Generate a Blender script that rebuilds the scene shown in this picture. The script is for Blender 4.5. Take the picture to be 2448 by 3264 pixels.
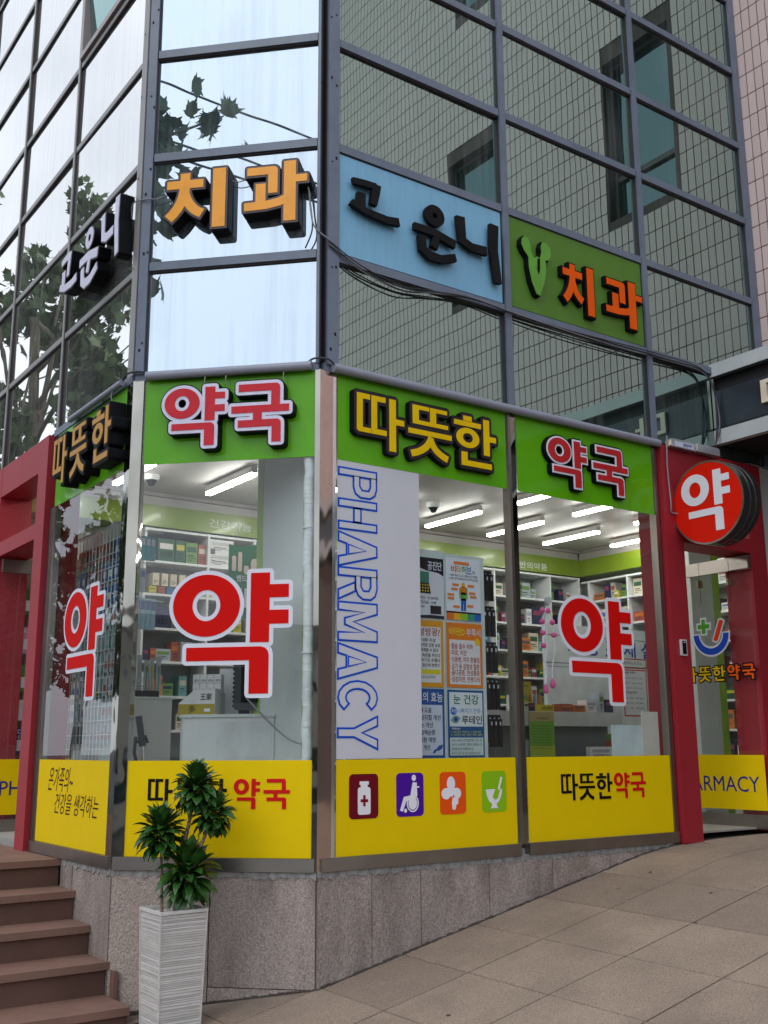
import bpy, math, random
from math import sin, cos, pi, radians as rad
from mathutils import Matrix, Vector
random.seed(7)
S = bpy.context.scene
for o in list(bpy.data.objects): bpy.data.objects.remove(o, do_unlink=True)
COL = S.collection
Q = math.sqrt(.5)

# ------------------------------------------------------------------ camera
cd = bpy.data.cameras.new('camera'); cam = bpy.data.objects.new('camera', cd); COL.objects.link(cam)
S.camera = cam
cd.sensor_fit = 'VERTICAL'; cd.sensor_height = 36; cd.lens = 3398.5/3264*36
cd.clip_end = 800; cd.clip_start = .05
_p, _y, _r = rad(12.41), rad(35.42), rad(-.33)
F = Vector((sin(_y)*cos(_p), cos(_y)*cos(_p), sin(_p)))
Rt = Vector((cos(_y), -sin(_y), 0)); U = Rt.cross(F)
R2 = Rt*cos(_r)+U*sin(_r); U2 = -Rt*sin(_r)+U*cos(_r)
m = Matrix((R2, U2, -F)).transposed().to_4x4(); m.translation = Vector((-3.397, -5.465, .628))
cam.matrix_world = m

# ------------------------------------------------------------------ light
SUN_EL, SUN_ROT = rad(48), rad(258)      # veiled sun, high to the left
w = bpy.data.worlds.new('World'); S.world = w; w.use_nodes = True
nt = w.node_tree; nt.nodes.clear()
N = nt.nodes.new; LK = nt.links.new
sky = N('ShaderNodeTexSky'); sky.sky_type = 'NISHITA'; sky.sun_disc = False
sky.sun_elevation = SUN_EL; sky.sun_rotation = SUN_ROT; sky.air_density = 1.0; sky.dust_density = 3.0
tc = N('ShaderNodeTexCoord'); mp = N('ShaderNodeMapping'); mp.inputs['Scale'].default_value = (1, 1, 1.7)
no = N('ShaderNodeTexNoise'); no.inputs['Scale'].default_value = 2.2; no.inputs['Detail'].default_value = 6; no.inputs['Roughness'].default_value = .5
cr = N('ShaderNodeValToRGB'); cr.color_ramp.elements[0].position = .36; cr.color_ramp.elements[1].position = .66
cr.color_ramp.elements[0].color = (.62, .62, .62, 1); cr.color_ramp.elements[1].color = (.97, .97, .97, 1)
mx = N('ShaderNodeMix'); mx.data_type = 'RGBA'; mx.inputs['B'].default_value = (9.6, 10.5, 11.8, 1)
bg = N('ShaderNodeBackground'); bg.inputs['Strength'].default_value = .15
ou = N('ShaderNodeOutputWorld')
LK(tc.outputs['Generated'], mp.inputs[0]); LK(mp.outputs[0], no.inputs['Vector']); LK(no.outputs['Fac'], cr.inputs[0])
LK(cr.outputs[0], mx.inputs['Factor']); LK(sky.outputs[0], mx.inputs['A']); LK(mx.outputs['Result'], bg.inputs[0]); LK(bg.outputs[0], ou.inputs[0])
sl = bpy.data.lights.new('sun', 'SUN'); sl.energy = .8; sl.angle = rad(25); sl.color = (1, .96, .9)
so = bpy.data.objects.new('sun', sl); COL.objects.link(so)
sd = Vector((sin(SUN_ROT)*cos(SUN_EL), cos(SUN_ROT)*cos(SUN_EL), sin(SUN_EL)))
so.rotation_euler = sd.to_track_quat('Z', 'Y').to_euler(); so.location = (-20, 4, 25)
S.view_settings.view_transform = 'Standard'; S.view_settings.look = 'None'
S.view_settings.gamma = 1; S.view_settings.use_curve_mapping = False
S.view_settings.exposure = -.05
S.render.engine = 'CYCLES'
S.cycles.use_denoising = True
S.cycles.max_bounces = 10; S.cycles.transparent_max_bounces = 16; S.cycles.glossy_bounces = 5
S.cycles.sample_clamp_indirect = 6; S.cycles.caustics_reflective = False; S.cycles.caustics_refractive = False

# ------------------------------------------------------------------ materials
def lin(c):
    return tuple(((v/255)/12.92 if v/255 <= .04045 else ((v/255+.055)/1.055)**2.4) for v in c)
MATS = {}
def P(name, col, rough=.5, var=.12, scale=6., bump=0., bscale=60., metal=0., coat=0., emit=0., speck=0., spscale=220., stretch=(1, 1, 1), dirt=0., dcol=(.05, .045, .04), dscale=3., spec=.5, bdetail=4):
    """procedural paint: base colour with soft variation, optional speckle, streaks/dirt, bump"""
    if name in MATS: return MATS[name]
    mt = bpy.data.materials.new(name); mt.use_nodes = True; t = mt.node_tree; n = t.nodes; l = t.links
    b = n['Principled BSDF']; tcn = n.new('ShaderNodeTexCoord'); mpn = n.new('ShaderNodeMapping'); mpn.inputs['Scale'].default_value = stretch
    l.new(tcn.outputs['Object'], mpn.inputs[0])
    nz = n.new('ShaderNodeTexNoise'); nz.inputs['Scale'].default_value = scale; nz.inputs['Detail'].default_value = 5
    l.new(mpn.outputs[0], nz.inputs['Vector'])
    c = col
    mixn = n.new('ShaderNodeMix'); mixn.data_type = 'RGBA'
    mixn.inputs['A'].default_value = (c[0]*(1-var), c[1]*(1-var), c[2]*(1-var), 1)
    mixn.inputs['B'].default_value = (min(1, c[0]*(1+var)), min(1, c[1]*(1+var)), min(1, c[2]*(1+var)), 1)
    mr = n.new('ShaderNodeMapRange'); mr.inputs[1].default_value = .3; mr.inputs[2].default_value = .7
    l.new(nz.outputs['Fac'], mr.inputs[0]); l.new(mr.outputs[0], mixn.inputs['Factor'])
    out = mixn.outputs['Result']
    if speck:
        s2 = n.new('ShaderNodeTexNoise'); s2.inputs['Scale'].default_value = spscale; s2.inputs['Detail'].default_value = 3; s2.inputs['Roughness'].default_value = .7
        l.new(tcn.outputs['Object'], s2.inputs['Vector'])
        r2 = n.new('ShaderNodeMapRange'); r2.inputs[1].default_value = .32; r2.inputs[2].default_value = .68; r2.inputs[3].default_value = 1-speck; r2.inputs[4].default_value = 1+speck
        l.new(s2.outputs['Fac'], r2.inputs[0])
        m2 = n.new('ShaderNodeMix'); m2.data_type = 'RGBA'; m2.blend_type = 'MULTIPLY'; m2.inputs['Factor'].default_value = 1
        l.new(out, m2.inputs['A']); l.new(r2.outputs[0], m2.inputs['B']); out = m2.outputs['Result']
    if dirt:
        d2 = n.new('ShaderNodeTexNoise'); d2.inputs['Scale'].default_value = dscale; d2.inputs['Detail'].default_value = 8; d2.inputs['Roughness'].default_value = .65
        l.new(mpn.outputs[0], d2.inputs['Vector'])
        r3 = n.new('ShaderNodeMapRange'); r3.inputs[1].default_value = .48; r3.inputs[2].default_value = .75; r3.inputs[4].default_value = dirt
        l.new(d2.outputs['Fac'], r3.inputs[0])
        m3 = n.new('ShaderNodeMix'); m3.data_type = 'RGBA'; m3.inputs['B'].default_value = (*dcol, 1)
        l.new(r3.outputs[0], m3.inputs['Factor']); l.new(out, m3.inputs['A']); out = m3.outputs['Result']
    l.new(out, b.inputs['Base Color'])
    b.inputs['Roughness'].default_value = rough; b.inputs['Metallic'].default_value = metal
    b.inputs['Coat Weight'].default_value = coat; b.inputs['Coat Roughness'].default_value = .03; b.inputs['Specular IOR Level'].default_value = spec
    if emit:
        l.new(out, b.inputs['Emission Color']); b.inputs['Emission Strength'].default_value = emit
    if bump:
        b2 = n.new('ShaderNodeTexNoise'); b2.inputs['Scale'].default_value = bscale; b2.inputs['Detail'].default_value = bdetail
        l.new(mpn.outputs[0], b2.inputs['Vector'])
        bn = n.new('ShaderNodeBump'); bn.inputs['Strength'].default_value = bump; bn.inputs['Distance'].default_value = .01
        l.new(b2.outputs['Fac'], bn.inputs['Height']); l.new(bn.outputs[0], b.inputs['Normal'])
    MATS[name] = mt; return mt

def glass_mat(name, tint, rtint, base, rmax, wav=0., streak=0., opaque=False, body=(.02, .03, .03), pw=5.):
    """sheet glass: see-through (or dark-backed) body under a fresnel reflection"""
    if name in MATS: return MATS[name]
    mt = bpy.data.materials.new(name); mt.use_nodes = True; t = mt.node_tree; n = t.nodes; l = t.links; n.clear()
    o = n.new('ShaderNodeOutputMaterial')
    if opaque:
        a = n.new('ShaderNodeBsdfDiffuse'); a.inputs[0].default_value = (*body, 1)
    else:
        a = n.new('ShaderNodeBsdfTransparent'); a.inputs[0].default_value = (*tint, 1)
    g = n.new('ShaderNodeBsdfGlossy'); g.inputs[0].default_value = (*rtint, 1); g.inputs['Roughness'].default_value = .0 if not opaque else .006
    lw = n.new('ShaderNodeLayerWeight'); lw.inputs[0].default_value = .5
    pwn = n.new('ShaderNodeMath'); pwn.operation = 'POWER'; pwn.inputs[1].default_value = pw
    l.new(lw.outputs['Facing'], pwn.inputs[0])
    mr = n.new('ShaderNodeMapRange'); mr.inputs[3].default_value = base; mr.inputs[4].default_value = rmax
    l.new(pwn.outputs[0], mr.inputs[0])
    tcn = n.new('ShaderNodeTexCoord')
    if wav:
        nz = n.new('ShaderNodeTexNoise'); nz.inputs['Scale'].default_value = 1.6; nz.inputs['Detail'].default_value = 1
        l.new(tcn.outputs['Object'], nz.inputs['Vector'])
        bn = n.new('ShaderNodeBump'); bn.inputs['Strength'].default_value = wav; bn.inputs['Distance'].default_value = .02
        l.new(nz.outputs['Fac'], bn.inputs['Height']); l.new(bn.outputs[0], g.inputs['Normal'])
    mxs = n.new('ShaderNodeMixShader'); l.new(mr.outputs[0], mxs.inputs[0]); l.new(a.outputs[0], mxs.inputs[1]); l.new(g.outputs[0], mxs.inputs[2])
    out = mxs.outputs[0]
    if streak:   # dust and rain streaks on the outside
        mpn = n.new('ShaderNodeMapping'); mpn.inputs['Scale'].default_value = (22, 22, .7); l.new(tcn.outputs['Object'], mpn.inputs[0])
        s = n.new('ShaderNodeTexNoise'); s.inputs['Scale'].default_value = 1; s.inputs['Detail'].default_value = 5; l.new(mpn.outputs[0], s.inputs['Vector'])
        s2 = n.new('ShaderNodeTexNoise'); s2.inputs['Scale'].default_value = 1.3; s2.inputs['Detail'].default_value = 3; l.new(tcn.outputs['Object'], s2.inputs['Vector'])
        ml = n.new('ShaderNodeMath'); ml.operation = 'MULTIPLY'; l.new(s.outputs['Fac'], ml.inputs[0]); l.new(s2.outputs['Fac'], ml.inputs[1])
        r = n.new('ShaderNodeMapRange'); r.inputs[1].default_value = .2; r.inputs[2].default_value = .45; r.inputs[4].default_value = streak
        l.new(ml.outputs[0], r.inputs[0])
        d = n.new('ShaderNodeBsdfDiffuse'); d.inputs[0].default_value = (.5, .52, .5, 1)
        m2 = n.new('ShaderNodeMixShader'); l.new(r.outputs[0], m2.inputs[0]); l.new(out, m2.inputs[1]); l.new(d.outputs[0], m2.inputs[2]); out = m2.outputs[0]
    l.new(out, o.inputs[0]); MATS[name] = mt; return mt

YEL = P('yellow_film', (.80, .56, .0), .6, .02, speck=.03, spscale=400, spec=.12)
GRN = P('green_film', (.11, .40, .002), .5, .05, coat=.35, spec=.15)
GRNS = P('green_sign_board', (.085, .21, .014), .5, .06)
BLUB = P('blue_sign_board', (.21, .47, .66), .45, .05, dirt=.12, dcol=(.3, .4, .5), stretch=(6, 6, .6))
REDL = P('red_letter_face', (.66, .006, .004), .6, .03, spec=.08)
REDR = P('red_acrylic', (.60, .022, .035), .4, .08, spec=.2)
WHT = P('white_vinyl', (.72, .73, .80), .5, .02, spec=.2)
WHL = P('lilac_white_acrylic', (.66, .64, .78), .35, .08, scale=20)
BLK = P('black_letter_body', (.008, .0085, .010), .45, .2, spec=.06)
BLKM = P('black_weathered', (.010, .010, .011), .75, .3, bump=.5, bscale=60, spec=.15)
RIM = P('dark_bronze_rim', (.028, .020, .022), .5, .2, spec=.2)
ORA = P('orange_acrylic', (.95, .37, .015), .35, .1, scale=5, dirt=.45, dcol=(.5, .13, .02), dscale=5)
ORA2 = P('orange_red_acrylic', (.85, .11, .005), .55, .06, spec=.1)
YELL = P('yellow_acrylic', (.80, .52, .003), .55, .05, spec=.12)
YELO = P('amber_acrylic', (.55, .25, .008), .45, .06)
STEEL = P('mirror_steel', (.30, .285, .25), .04, .35, scale=2, metal=1, bump=.55, bscale=6, stretch=(1, 1, .6), bdetail=1)
STEELB = P('brushed_steel', (.33, .30, .27), .32, .12, metal=1, bump=.1, bscale=90, dirt=.3, dcol=(.2, .16, .13))
STEELP = P('beige_steel', (.62, .49, .43), .06, .08, metal=1, bump=.22, bscale=9, stretch=(1, 1, .4), bdetail=1)
MUL = P('slate_painted_metal', (.15, .18, .235), .42, .1, scale=3, dirt=.3, dcol=(.06, .06, .065), dscale=9)
MULD = P('gasket', (.035, .025, .028), .6)
PIPE = P('grey_plastic_tube', (.27, .28, .34), .4, .05)
REDF = P('red_painted_frame', (.33, .014, .024), .5, .07, scale=3, dirt=.12, dcol=(.2, .02, .025))
CBL = P('cable', (.03, .03, .033), .55)
CBG = P('grey_cable', (.22, .22, .24), .5)
GRAN = P('hammered_granite', (.38, .312, .272), .8, .14, scale=5, bump=.9, bscale=95, speck=.38, spscale=100, dirt=.7, dcol=(.15, .10, .075), dscale=2.6, stretch=(1, 1, .7))
PAV = P('paving_granite', (.285, .215, .162), .85, .12, scale=2.2, bump=.5, bscale=130, speck=.40, spscale=120, dirt=.6, dcol=(.15, .11, .085), dscale=1.7)
GRAN2 = P('hammered_granite_grey', (.33, .275, .245), .8, .16, scale=3, bump=.9, bscale=95, speck=.4, spscale=85, dirt=.8, dcol=(.12, .085, .065), dscale=1.8, stretch=(1.6, 1.6, .5))
PAV2 = P('paving_granite_dark', (.252, .190, .145), .85, .12, scale=2.2, bump=.5, bscale=130, speck=.40, spscale=120, dirt=.65, dcol=(.13, .10, .08), dscale=2.2)
JNT = P('joint_mortar', (.12, .095, .08), .9)
MORT = P('ragged_mortar', (.27, .26, .25), .95, .3, scale=20, bump=1, bscale=40)
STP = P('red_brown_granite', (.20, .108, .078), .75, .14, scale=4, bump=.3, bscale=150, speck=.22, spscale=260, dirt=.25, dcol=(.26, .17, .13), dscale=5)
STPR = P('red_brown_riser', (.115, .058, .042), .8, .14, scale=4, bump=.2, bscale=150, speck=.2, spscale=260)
PLT = P('planter_resin', (.58, .56, .53), .6, .1, scale=8, dirt=.4, dcol=(.30, .27, .22), dscale=22, stretch=(.5, .5, 3))
PLTC = P('planter_groove', (.42, .40, .36), .8, .2, scale=30)
TRAY = P('black_tray', (.015, .015, .016), .5)
SOIL = P('potting_soil', (.04, .028, .02), .95, .4, scale=50, bump=1, bscale=80)
LEAF = P('glossy_dark_leaf', (.026, .088, .014), .33, .45, scale=9)
LEAF2 = P('fresh_leaf', (.04, .12, .02), .36, .35, scale=9)
STEM = P('ringed_stem', (.22, .17, .12), .85, .35, scale=60, bump=.8, bscale=70, stretch=(.3, .3, 1.6))
PLANE = P('plane_leaf', (.055, .105, .028), .6, .35, scale=9)
BARK = P('bark', (.16, .14, .11), .9, .3, bump=.6, bscale=20)
TIL = P('pink_tile', (.62, .49, .465), .42, .05, scale=3)
GRT = P('tile_grout', (.085, .062, .058), .9)
NAVY = P('navy_panel', (.018, .022, .034), .35, .2, dirt=.2, dcol=(.06, .065, .08))
ALU = P('dull_aluminium_trim', (.50, .54, .55), .5, .1, dirt=.3, dcol=(.25, .27, .27))
CREAM = P('cream_acrylic', (.72, .64, .50), .5)
DARK = P('dark_void', (.012, .012, .013), .8)
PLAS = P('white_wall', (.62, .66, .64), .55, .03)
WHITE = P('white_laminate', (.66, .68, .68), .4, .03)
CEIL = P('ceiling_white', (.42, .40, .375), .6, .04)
LIME = P('lime_green_band', (.16, .235, .008), .3, .06, coat=.12)
LIMEW = P('lime_green_edge', (.30, .48, .02), .4)
FLO = P('shop_floor', (.35, .33, .3), .4, .1)
LED = P('lit_tube', (1., .99, .95), .5, 0, emit=40)
CNT = P('counter_grey', (.13, .155, .145), .5, .06)
ASPH = P('asphalt', (.05, .05, .052), .9, .15, speck=.3, bump=.4, bscale=160)
CONC = P('concrete', (.32, .31, .29), .85, .12, bump=.3, bscale=30)
WIRE = P('white_wire', (.62, .66, .66), .4)
DKW = glass_mat('building_window_glass', None, (.45, .6, .65), .25, .9, opaque=True, body=(.02, .04, .045))
UPG = glass_mat('mirror_glass', None, (.47, .635, .58), .68, .97, wav=.05, streak=.14, opaque=True, body=(.03, .045, .04), pw=3.2)
UPL = glass_mat('mirror_glass_white_sky', None, (.93, .89, .84), .76, .98, wav=.05, streak=.12, opaque=True, body=(.22, .24, .22), pw=3.)  # side copy of the mirror glass: white sky reflection and veil put into its colours
UPC = glass_mat('mirror_glass_blue_sky', None, (.60, .69, .77), .80, .97, wav=.05, streak=.30, opaque=True, body=(.16, .22, .24), pw=3.2)  # corner copy of the mirror glass: blue of the reflected sky put into the tint
SHG = glass_mat('shop_glass', (.90, .93, .92), (1, 1, 1), .055, .85, wav=.02, streak=.03)
def FLAT(name, rgb, rough=.6, **k): return P('ink_'+name, lin(rgb), rough, .03, spec=.15, **k)

# ------------------------------------------------------------------ mesh helpers
def offset_poly(pts, g):
    n = len(pts); a = sum(pts[i][0]*pts[(i+1) % n][1]-pts[(i+1) % n][0]*pts[i][1] for i in range(n))
    if a < 0: pts = pts[::-1]
    if g == 0: return pts
    out = []
    for i in range(n):
        p0, p1, p2 = pts[i-1], pts[i], pts[(i+1) % n]
        d1 = (p1[0]-p0[0], p1[1]-p0[1]); d2 = (p2[0]-p1[0], p2[1]-p1[1])
        l1 = math.hypot(*d1) or 1e-9; l2 = math.hypot(*d2) or 1e-9
        n1 = (d1[1]/l1, -d1[0]/l1); n2 = (d2[1]/l2, -d2[0]/l2)
        mm = (n1[0]+n2[0], n1[1]+n2[1]); q = mm[0]*n1[0]+mm[1]*n1[1]
        cx_ = d1[0]*d2[1]-d1[1]*d2[0]
        if g > .0155 and cx_ > .5*l1*l2:      # soft outer corners on wide outlines
            a0 = math.atan2(n1[1], n1[0]); a1 = math.atan2(n2[1], n2[0])
            if a1 < a0: a1 += 2*pi
            out += [(p1[0]+g*cos(a0+(a1-a0)*t/4), p1[1]+g*sin(a0+(a1-a0)*t/4)) for t in range(5)]; continue
        k = g/max(q, .35)
        out.append((p1[0]+mm[0]*k, p1[1]+mm[1]*k))
    return out
def rround(x0, z0, x1, z1, r, n=5):
    pts = []
    for cx, cz, a0 in ((x1-r, z1-r, 0), (x0+r, z1-r, 90), (x0+r, z0+r, 180), (x1-r, z0+r, 270)):
        for k in range(n+1):
            a = rad(a0+90*k/n); pts.append((cx+r*cos(a), cz+r*sin(a)))
    return pts
class MB:
    def __init__(s): s.v = []; s.f = []
    def add(s, vs, fs):
        b = len(s.v); s.v += [tuple(p) for p in vs]; s.f += [tuple(b+i for i in f) for f in fs]; return s
    def box(s, x0, x1, y0, y1, z0, z1):
        vs = [(x, y, z) for z in (z0, z1) for y in (y0, y1) for x in (x0, x1)]
        return s.add(vs, [(0, 2, 3, 1), (4, 5, 7, 6), (0, 1, 5, 4), (2, 6, 7, 3), (0, 4, 6, 2), (1, 3, 7, 5)])
    def obox(s, c, ax, ay, az):
        c = Vector(c); ax, ay, az = Vector(ax), Vector(ay), Vector(az)
        vs = [c+ax*i+ay*j+az*k for k in (-1, 1) for j in (-1, 1) for i in (-1, 1)]
        return s.add(vs, [(0, 2, 3, 1), (4, 5, 7, 6), (0, 1, 5, 4), (2, 6, 7, 3), (0, 4, 6, 2), (1, 3, 7, 5)])
    def prism(s, pts, y0, y1):       # polygon in x-z, extruded along y
        n = len(pts); vs = [(x, y0, z) for x, z in pts]+[(x, y1, z) for x, z in pts]
        fs = [tuple(range(n)), tuple(range(2*n-1, n-1, -1))]+[(i, n+i, n+(i+1) % n, (i+1) % n) for i in range(n)]
        return s.add(vs, fs)
    def plan(s, pts, z0, z1):        # polygon in x-y, extruded along z
        n = len(pts); vs = [(x, y, z0) for x, y in pts]+[(x, y, z1) for x, y in pts]
        fs = [tuple(range(n-1, -1, -1)), tuple(range(n, 2*n))]+[(i, (i+1) % n, n+(i+1) % n, n+i) for i in range(n)]
        return s.add(vs, fs)
    def ring(s, cx, cz, rx, rz, ix, iz, y0, y1, n=44):
        vs = []; fs = []
        for k in range(n):
            a = 2*pi*k/n; c, t = cos(a), sin(a)
            vs += [(cx+rx*c, y0, cz+rz*t), (cx+ix*c, y0, cz+iz*t), (cx+rx*c, y1, cz+rz*t), (cx+ix*c, y1, cz+iz*t)]
        for k in range(n):
            a, b = 4*k, 4*((k+1) % n)
            fs += [(a, b, b+1, a+1), (a, a+2, b+2, b), (a+1, b+1, b+3, a+3), (a+2, a+3, b+3, b+2)]
        return s.add(vs, fs)
    def disc(s, cx, cz, rx, rz, y0, y1, n=32):
        return s.prism([(cx+rx*cos(2*pi*k/n), cz+rz*sin(2*pi*k/n)) for k in range(n)], y0, y1)
    def tube(s, path, r, n=8, taper=None, cap=True):
        path = [Vector(p) for p in path]; L = len(path); b = len(s.v); pu = None
        for i, p in enumerate(path):
            d = (path[min(i+1, L-1)]-path[max(i-1, 0)]).normalized()
            if pu is None: pu = d.orthogonal().normalized()
            else: pu = (pu-d*pu.dot(d)).normalized()
            v = d.cross(pu); rr = r if taper is None else r*(1+(taper-1)*i/(L-1))
            for k in range(n):
                a = 2*pi*k/n; s.v.append(tuple(p+pu*rr*cos(a)+v*rr*sin(a)))
        for i in range(L-1):
            for k in range(n):
                s.f.append((b+i*n+k, b+i*n+(k+1) % n, b+(i+1)*n+(k+1) % n, b+(i+1)*n+k))
        if cap: s.f += [tuple(b+k for k in range(n-1, -1, -1)), tuple(b+(L-1)*n+k for k in range(n))]
        return s
    def mesh(s, name, mat):
        me = bpy.data.meshes.new(name); me.from_pydata(s.v, [], s.f); me.update()
        if mat: me.materials.append(mat)
        return me
    def build(s, name, mat, parent=None, smooth=False, **k):
        me = s.mesh(name, mat)
        if smooth:
            for p in me.polygons: p.use_smooth = True
            me.set_sharp_from_angle(angle=rad(40))
        return put(name, me, parent, **k)
def put(name, me, parent=None, loc=None, rot=None, label=None, cat=None, group=None, kind=None, scale=None):
    o = bpy.data.objects.new(name, me); COL.objects.link(o)
    if parent: o.parent = parent
    if loc is not None: o.location = loc
    if rot is not None: o.rotation_euler = rot
    if scale is not None: o.scale = scale
    tag(o, label, cat, group, kind); return o
def tag(o, label=None, cat=None, group=None, kind=None):
    if label: o['label'] = label
    if cat: o['category'] = cat
    if group: o['group'] = group
    if kind: o['kind'] = kind
    return o
def thing(name, label, cat, loc=(0, 0, 0), rz=0., group=None):
    o = bpy.data.objects.new(name, None); COL.objects.link(o); o.empty_display_size = .1
    o.location = loc; o.rotation_euler = (0, 0, rz); return tag(o, label, cat, group)
# facade frames: local x = to the right seen from the street, y = into the building, z = up
P2 = (-.881, .881)
FACE = {'R': ((0, 0), 0.), 'C': (P2, -pi/4), 'L': (P2, -pi/2), 'T': ((4.70, 0), -pi/2), 'N': ((3.95, 0), -pi/2)}
def fthing(face, name, label, cat, u=0., v=0., z=0., group=None):
    (ox, oy), a = FACE[face]
    return thing(name, label, cat, (ox+u*cos(a)-v*sin(a), oy+u*sin(a)+v*cos(a), z), a, group)
CW = 1.246
# ------------------------------------------------------------------ lettering
_jobs = []      # printed lettering is laid out in one batch per stroke weight at the end
def text(parent, s, x0, x1, z0, z1, mat, y, off=.0, name='lettering', slant=0., conv=None):
    """flat printed lettering fitted to the box x0..x1, z0..z1 at depth y (local)"""
    me = bpy.data.meshes.new(name); me.materials.append(mat); o = put(name, me, parent)
    off = .015 if off > .007 else 0.
    _jobs.append((s, off, me, x0, x1, z0, z1, y, slant, conv)); return o
def flush_text():
    FS = bpy.data.scenes.new('lettering_source')
    for off in sorted({j[1] for j in _jobs}):
        js_ = [j for j in _jobs if j[1] == off]; uniq = sorted({j[0] for j in js_})
        c = bpy.data.curves.new('lettering_source', 'FONT'); c.body = '\n'.join(uniq); c.size = 1; c.offset = off; c.resolution_u = 3; c.space_line = 4
        o = bpy.data.objects.new('lettering_source', c); FS.collection.objects.link(o); FS.view_layers[0].update()
        me = bpy.data.meshes.new_from_object(o.evaluated_get(FS.view_layers[0].depsgraph))
        vs = [(v.co.x, v.co.y) for v in me.vertices]; ps = [tuple(p.vertices) for p in me.polygons]
        order = sorted(range(len(vs)), key=lambda i: -vs[i][1]); line = [0]*len(vs); k = 0
        for a, b in zip(order, order[1:]):
            if vs[a][1]-vs[b][1] > 1.5: k += 1
            line[b] = k
        assert k == len(uniq)-1, (k, len(uniq))
        parts = [([], {}, []) for _ in uniq]
        for i, v in enumerate(vs):
            p = parts[line[i]]; p[1][i] = len(p[0]); p[0].append(v)
        for f in ps: parts[line[f[0]]][2].append(tuple(parts[line[f[0]]][1][i] for i in f))
        bpy.data.objects.remove(o); bpy.data.curves.remove(c); bpy.data.meshes.remove(me)
        for (t_, _, me, x0, x1, z0, z1, y, slant, conv) in js_:
            pv, _, fs = parts[uniq.index(t_)]
            ax = min(v[0] for v in pv); bx = max(v[0] for v in pv); az = min(v[1] for v in pv); bz = max(v[1] for v in pv)
            kx = (x1-x0)/(bx-ax); kz = (z1-z0)/max(1e-6, bz-az)
            pts = [(x0+(v[0]-ax)*kx+slant*(v[1]-az)*kz, y, z0+(v[1]-az)*kz) for v in pv]
            me.from_pydata(pts, [], fs); me.update()
    bpy.data.scenes.remove(FS)

# heavy sign glyphs, designed in a unit box: r = bar, o = ring, p = polygon, s = brush stroke
def arc(pts, n=6):  # quadratic through 3 points
    (a, b), (c, d), (e, f) = pts; return [((1-t)**2*a+2*t*(1-t)*c+t*t*e, (1-t)**2*b+2*t*(1-t)*d+t*t*f) for t in [i/n for i in range(n+1)]]
def strk(pts, w, w2=None):
    n = len(pts); L = []; R = []
    for i, p in enumerate(pts):
        a = pts[max(i-1, 0)]; b = pts[min(i+1, n-1)]; dx, dz = b[0]-a[0], b[1]-a[1]; l = math.hypot(dx, dz) or 1
        ww = w if w2 is None else w+(w2-w)*i/(n-1)
        if 0 < i < n-1:
            d1 = Vector((p[0]-a[0], p[1]-a[1])).normalized(); d2 = Vector((b[0]-p[0], b[1]-p[1])).normalized()
            ww = ww/max(.6, math.sqrt(max(0.01, (1+d1.dot(d2))/2)))
        L.append((p[0]-dz/l*ww, p[1]+dx/l*ww)); R.append((p[0]+dz/l*ww, p[1]-dx/l*ww))
    return ('p', L+R[::-1])
def giyeok(x0, x1, z0, z1, th, tv, r=.07):   # ㄱ with a rounded outer corner
    pts = [(x0, z1-th), (x0, z1)]+[(x1-r+r*sin(rad(a)), z1-r+r*cos(rad(a))) for a in (0, 30, 60, 90)]+[(x1, z0), (x1-tv, z0), (x1-tv, z1-th)]
    return ('p', pts)
YAK = [('o', .292, .736, .292, .262, .121, .131), ('r', .674, .42, .837, 1.), ('r', .83, .79, 1., .90), ('r', .83, .57, 1., .685), giyeok(.13, .837, 0, .385, .112, .165)]
GUK = [giyeok(.12, .84, .62, 1., .125, .15), ('r', 0, .51, 1, .63), ('r', .38, .36, .53, .52), giyeok(.12, .86, 0, .385, .12, .155)]
TTA = [('p', [(0, .30), (0, 1), (.27, 1), (.27, .90), (.12, .90), (.12, .36), (.29, .36), (.29, .27), (.04, .27)]), ('p', [(.30, .27), (.30, 1), (.60, 1), (.60, .90), (.42, .90), (.42, .37), (.62, .37), (.62, .27)]), ('r', .68, 0, .82, 1), ('r', .81, .52, 1, .63)]
TTEUT = [('p', [(.10, .63), (.10, 1), (.48, 1), (.48, .92), (.24, .92), (.24, .71), (.50, .71), (.50, .63)]), ('p', [(.50, .63), (.50, 1), (.90, 1), (.90, .92), (.64, .92), (.64, .71), (.92, .71), (.92, .63)]), ('r', 0, .43, 1, .53), strk(arc([(.52, .42), (.46, .15), (.06, .04)]), .065), strk(arc([(.52, .34), (.58, .14), (.90, .04)]), .065)]
HAN = [('r', .22, .90, .42, 1.), ('r', 0, .79, .64, .89), ('o', .32, .56, .27, .20, .12, .095), ('r', .70, .27, .84, 1), ('r', .83, .56, 1, .67), ('p', [(.16, .27), (.30, .27), (.30, .11), (.88, .11), (.88, 0), (.16, 0)])]
CHI = [('r', .25, .86, .41, 1.0), ('r', .03, .72, .63, .87), strk(arc([(.33, .80), (.33, .42), (.07, .18)]), .085), strk(arc([(.33, .62), (.40, .34), (.62, .24)]), .08), ('r', .79, -.03, 1., 1.04)]
GWA = [giyeok(.04, .53, .50, .98, .14, .15), ('r', .18, .26, .34, .68), strk([(0, .28), (.35, .29), (.56, .33), (.70, .40)], .072), ('r', .63, -.02, .82, 1.05), ('r', .81, .66, 1, .79)]
def brush(sc): return [strk(p, w, w2) for p, w, w2 in sc]
GO = brush([([(.04, .93), (.25, .96), (.48, .97)], .055, .06), ([(.50, 1.0), (.48, .78), (.44, .50)], .07, .05), ([(.19, .66), (.18, .36)], .062, .07), ([(0, .36), (.30, .24), (.72, .20), (.95, .24)], .05, .075)])
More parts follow.
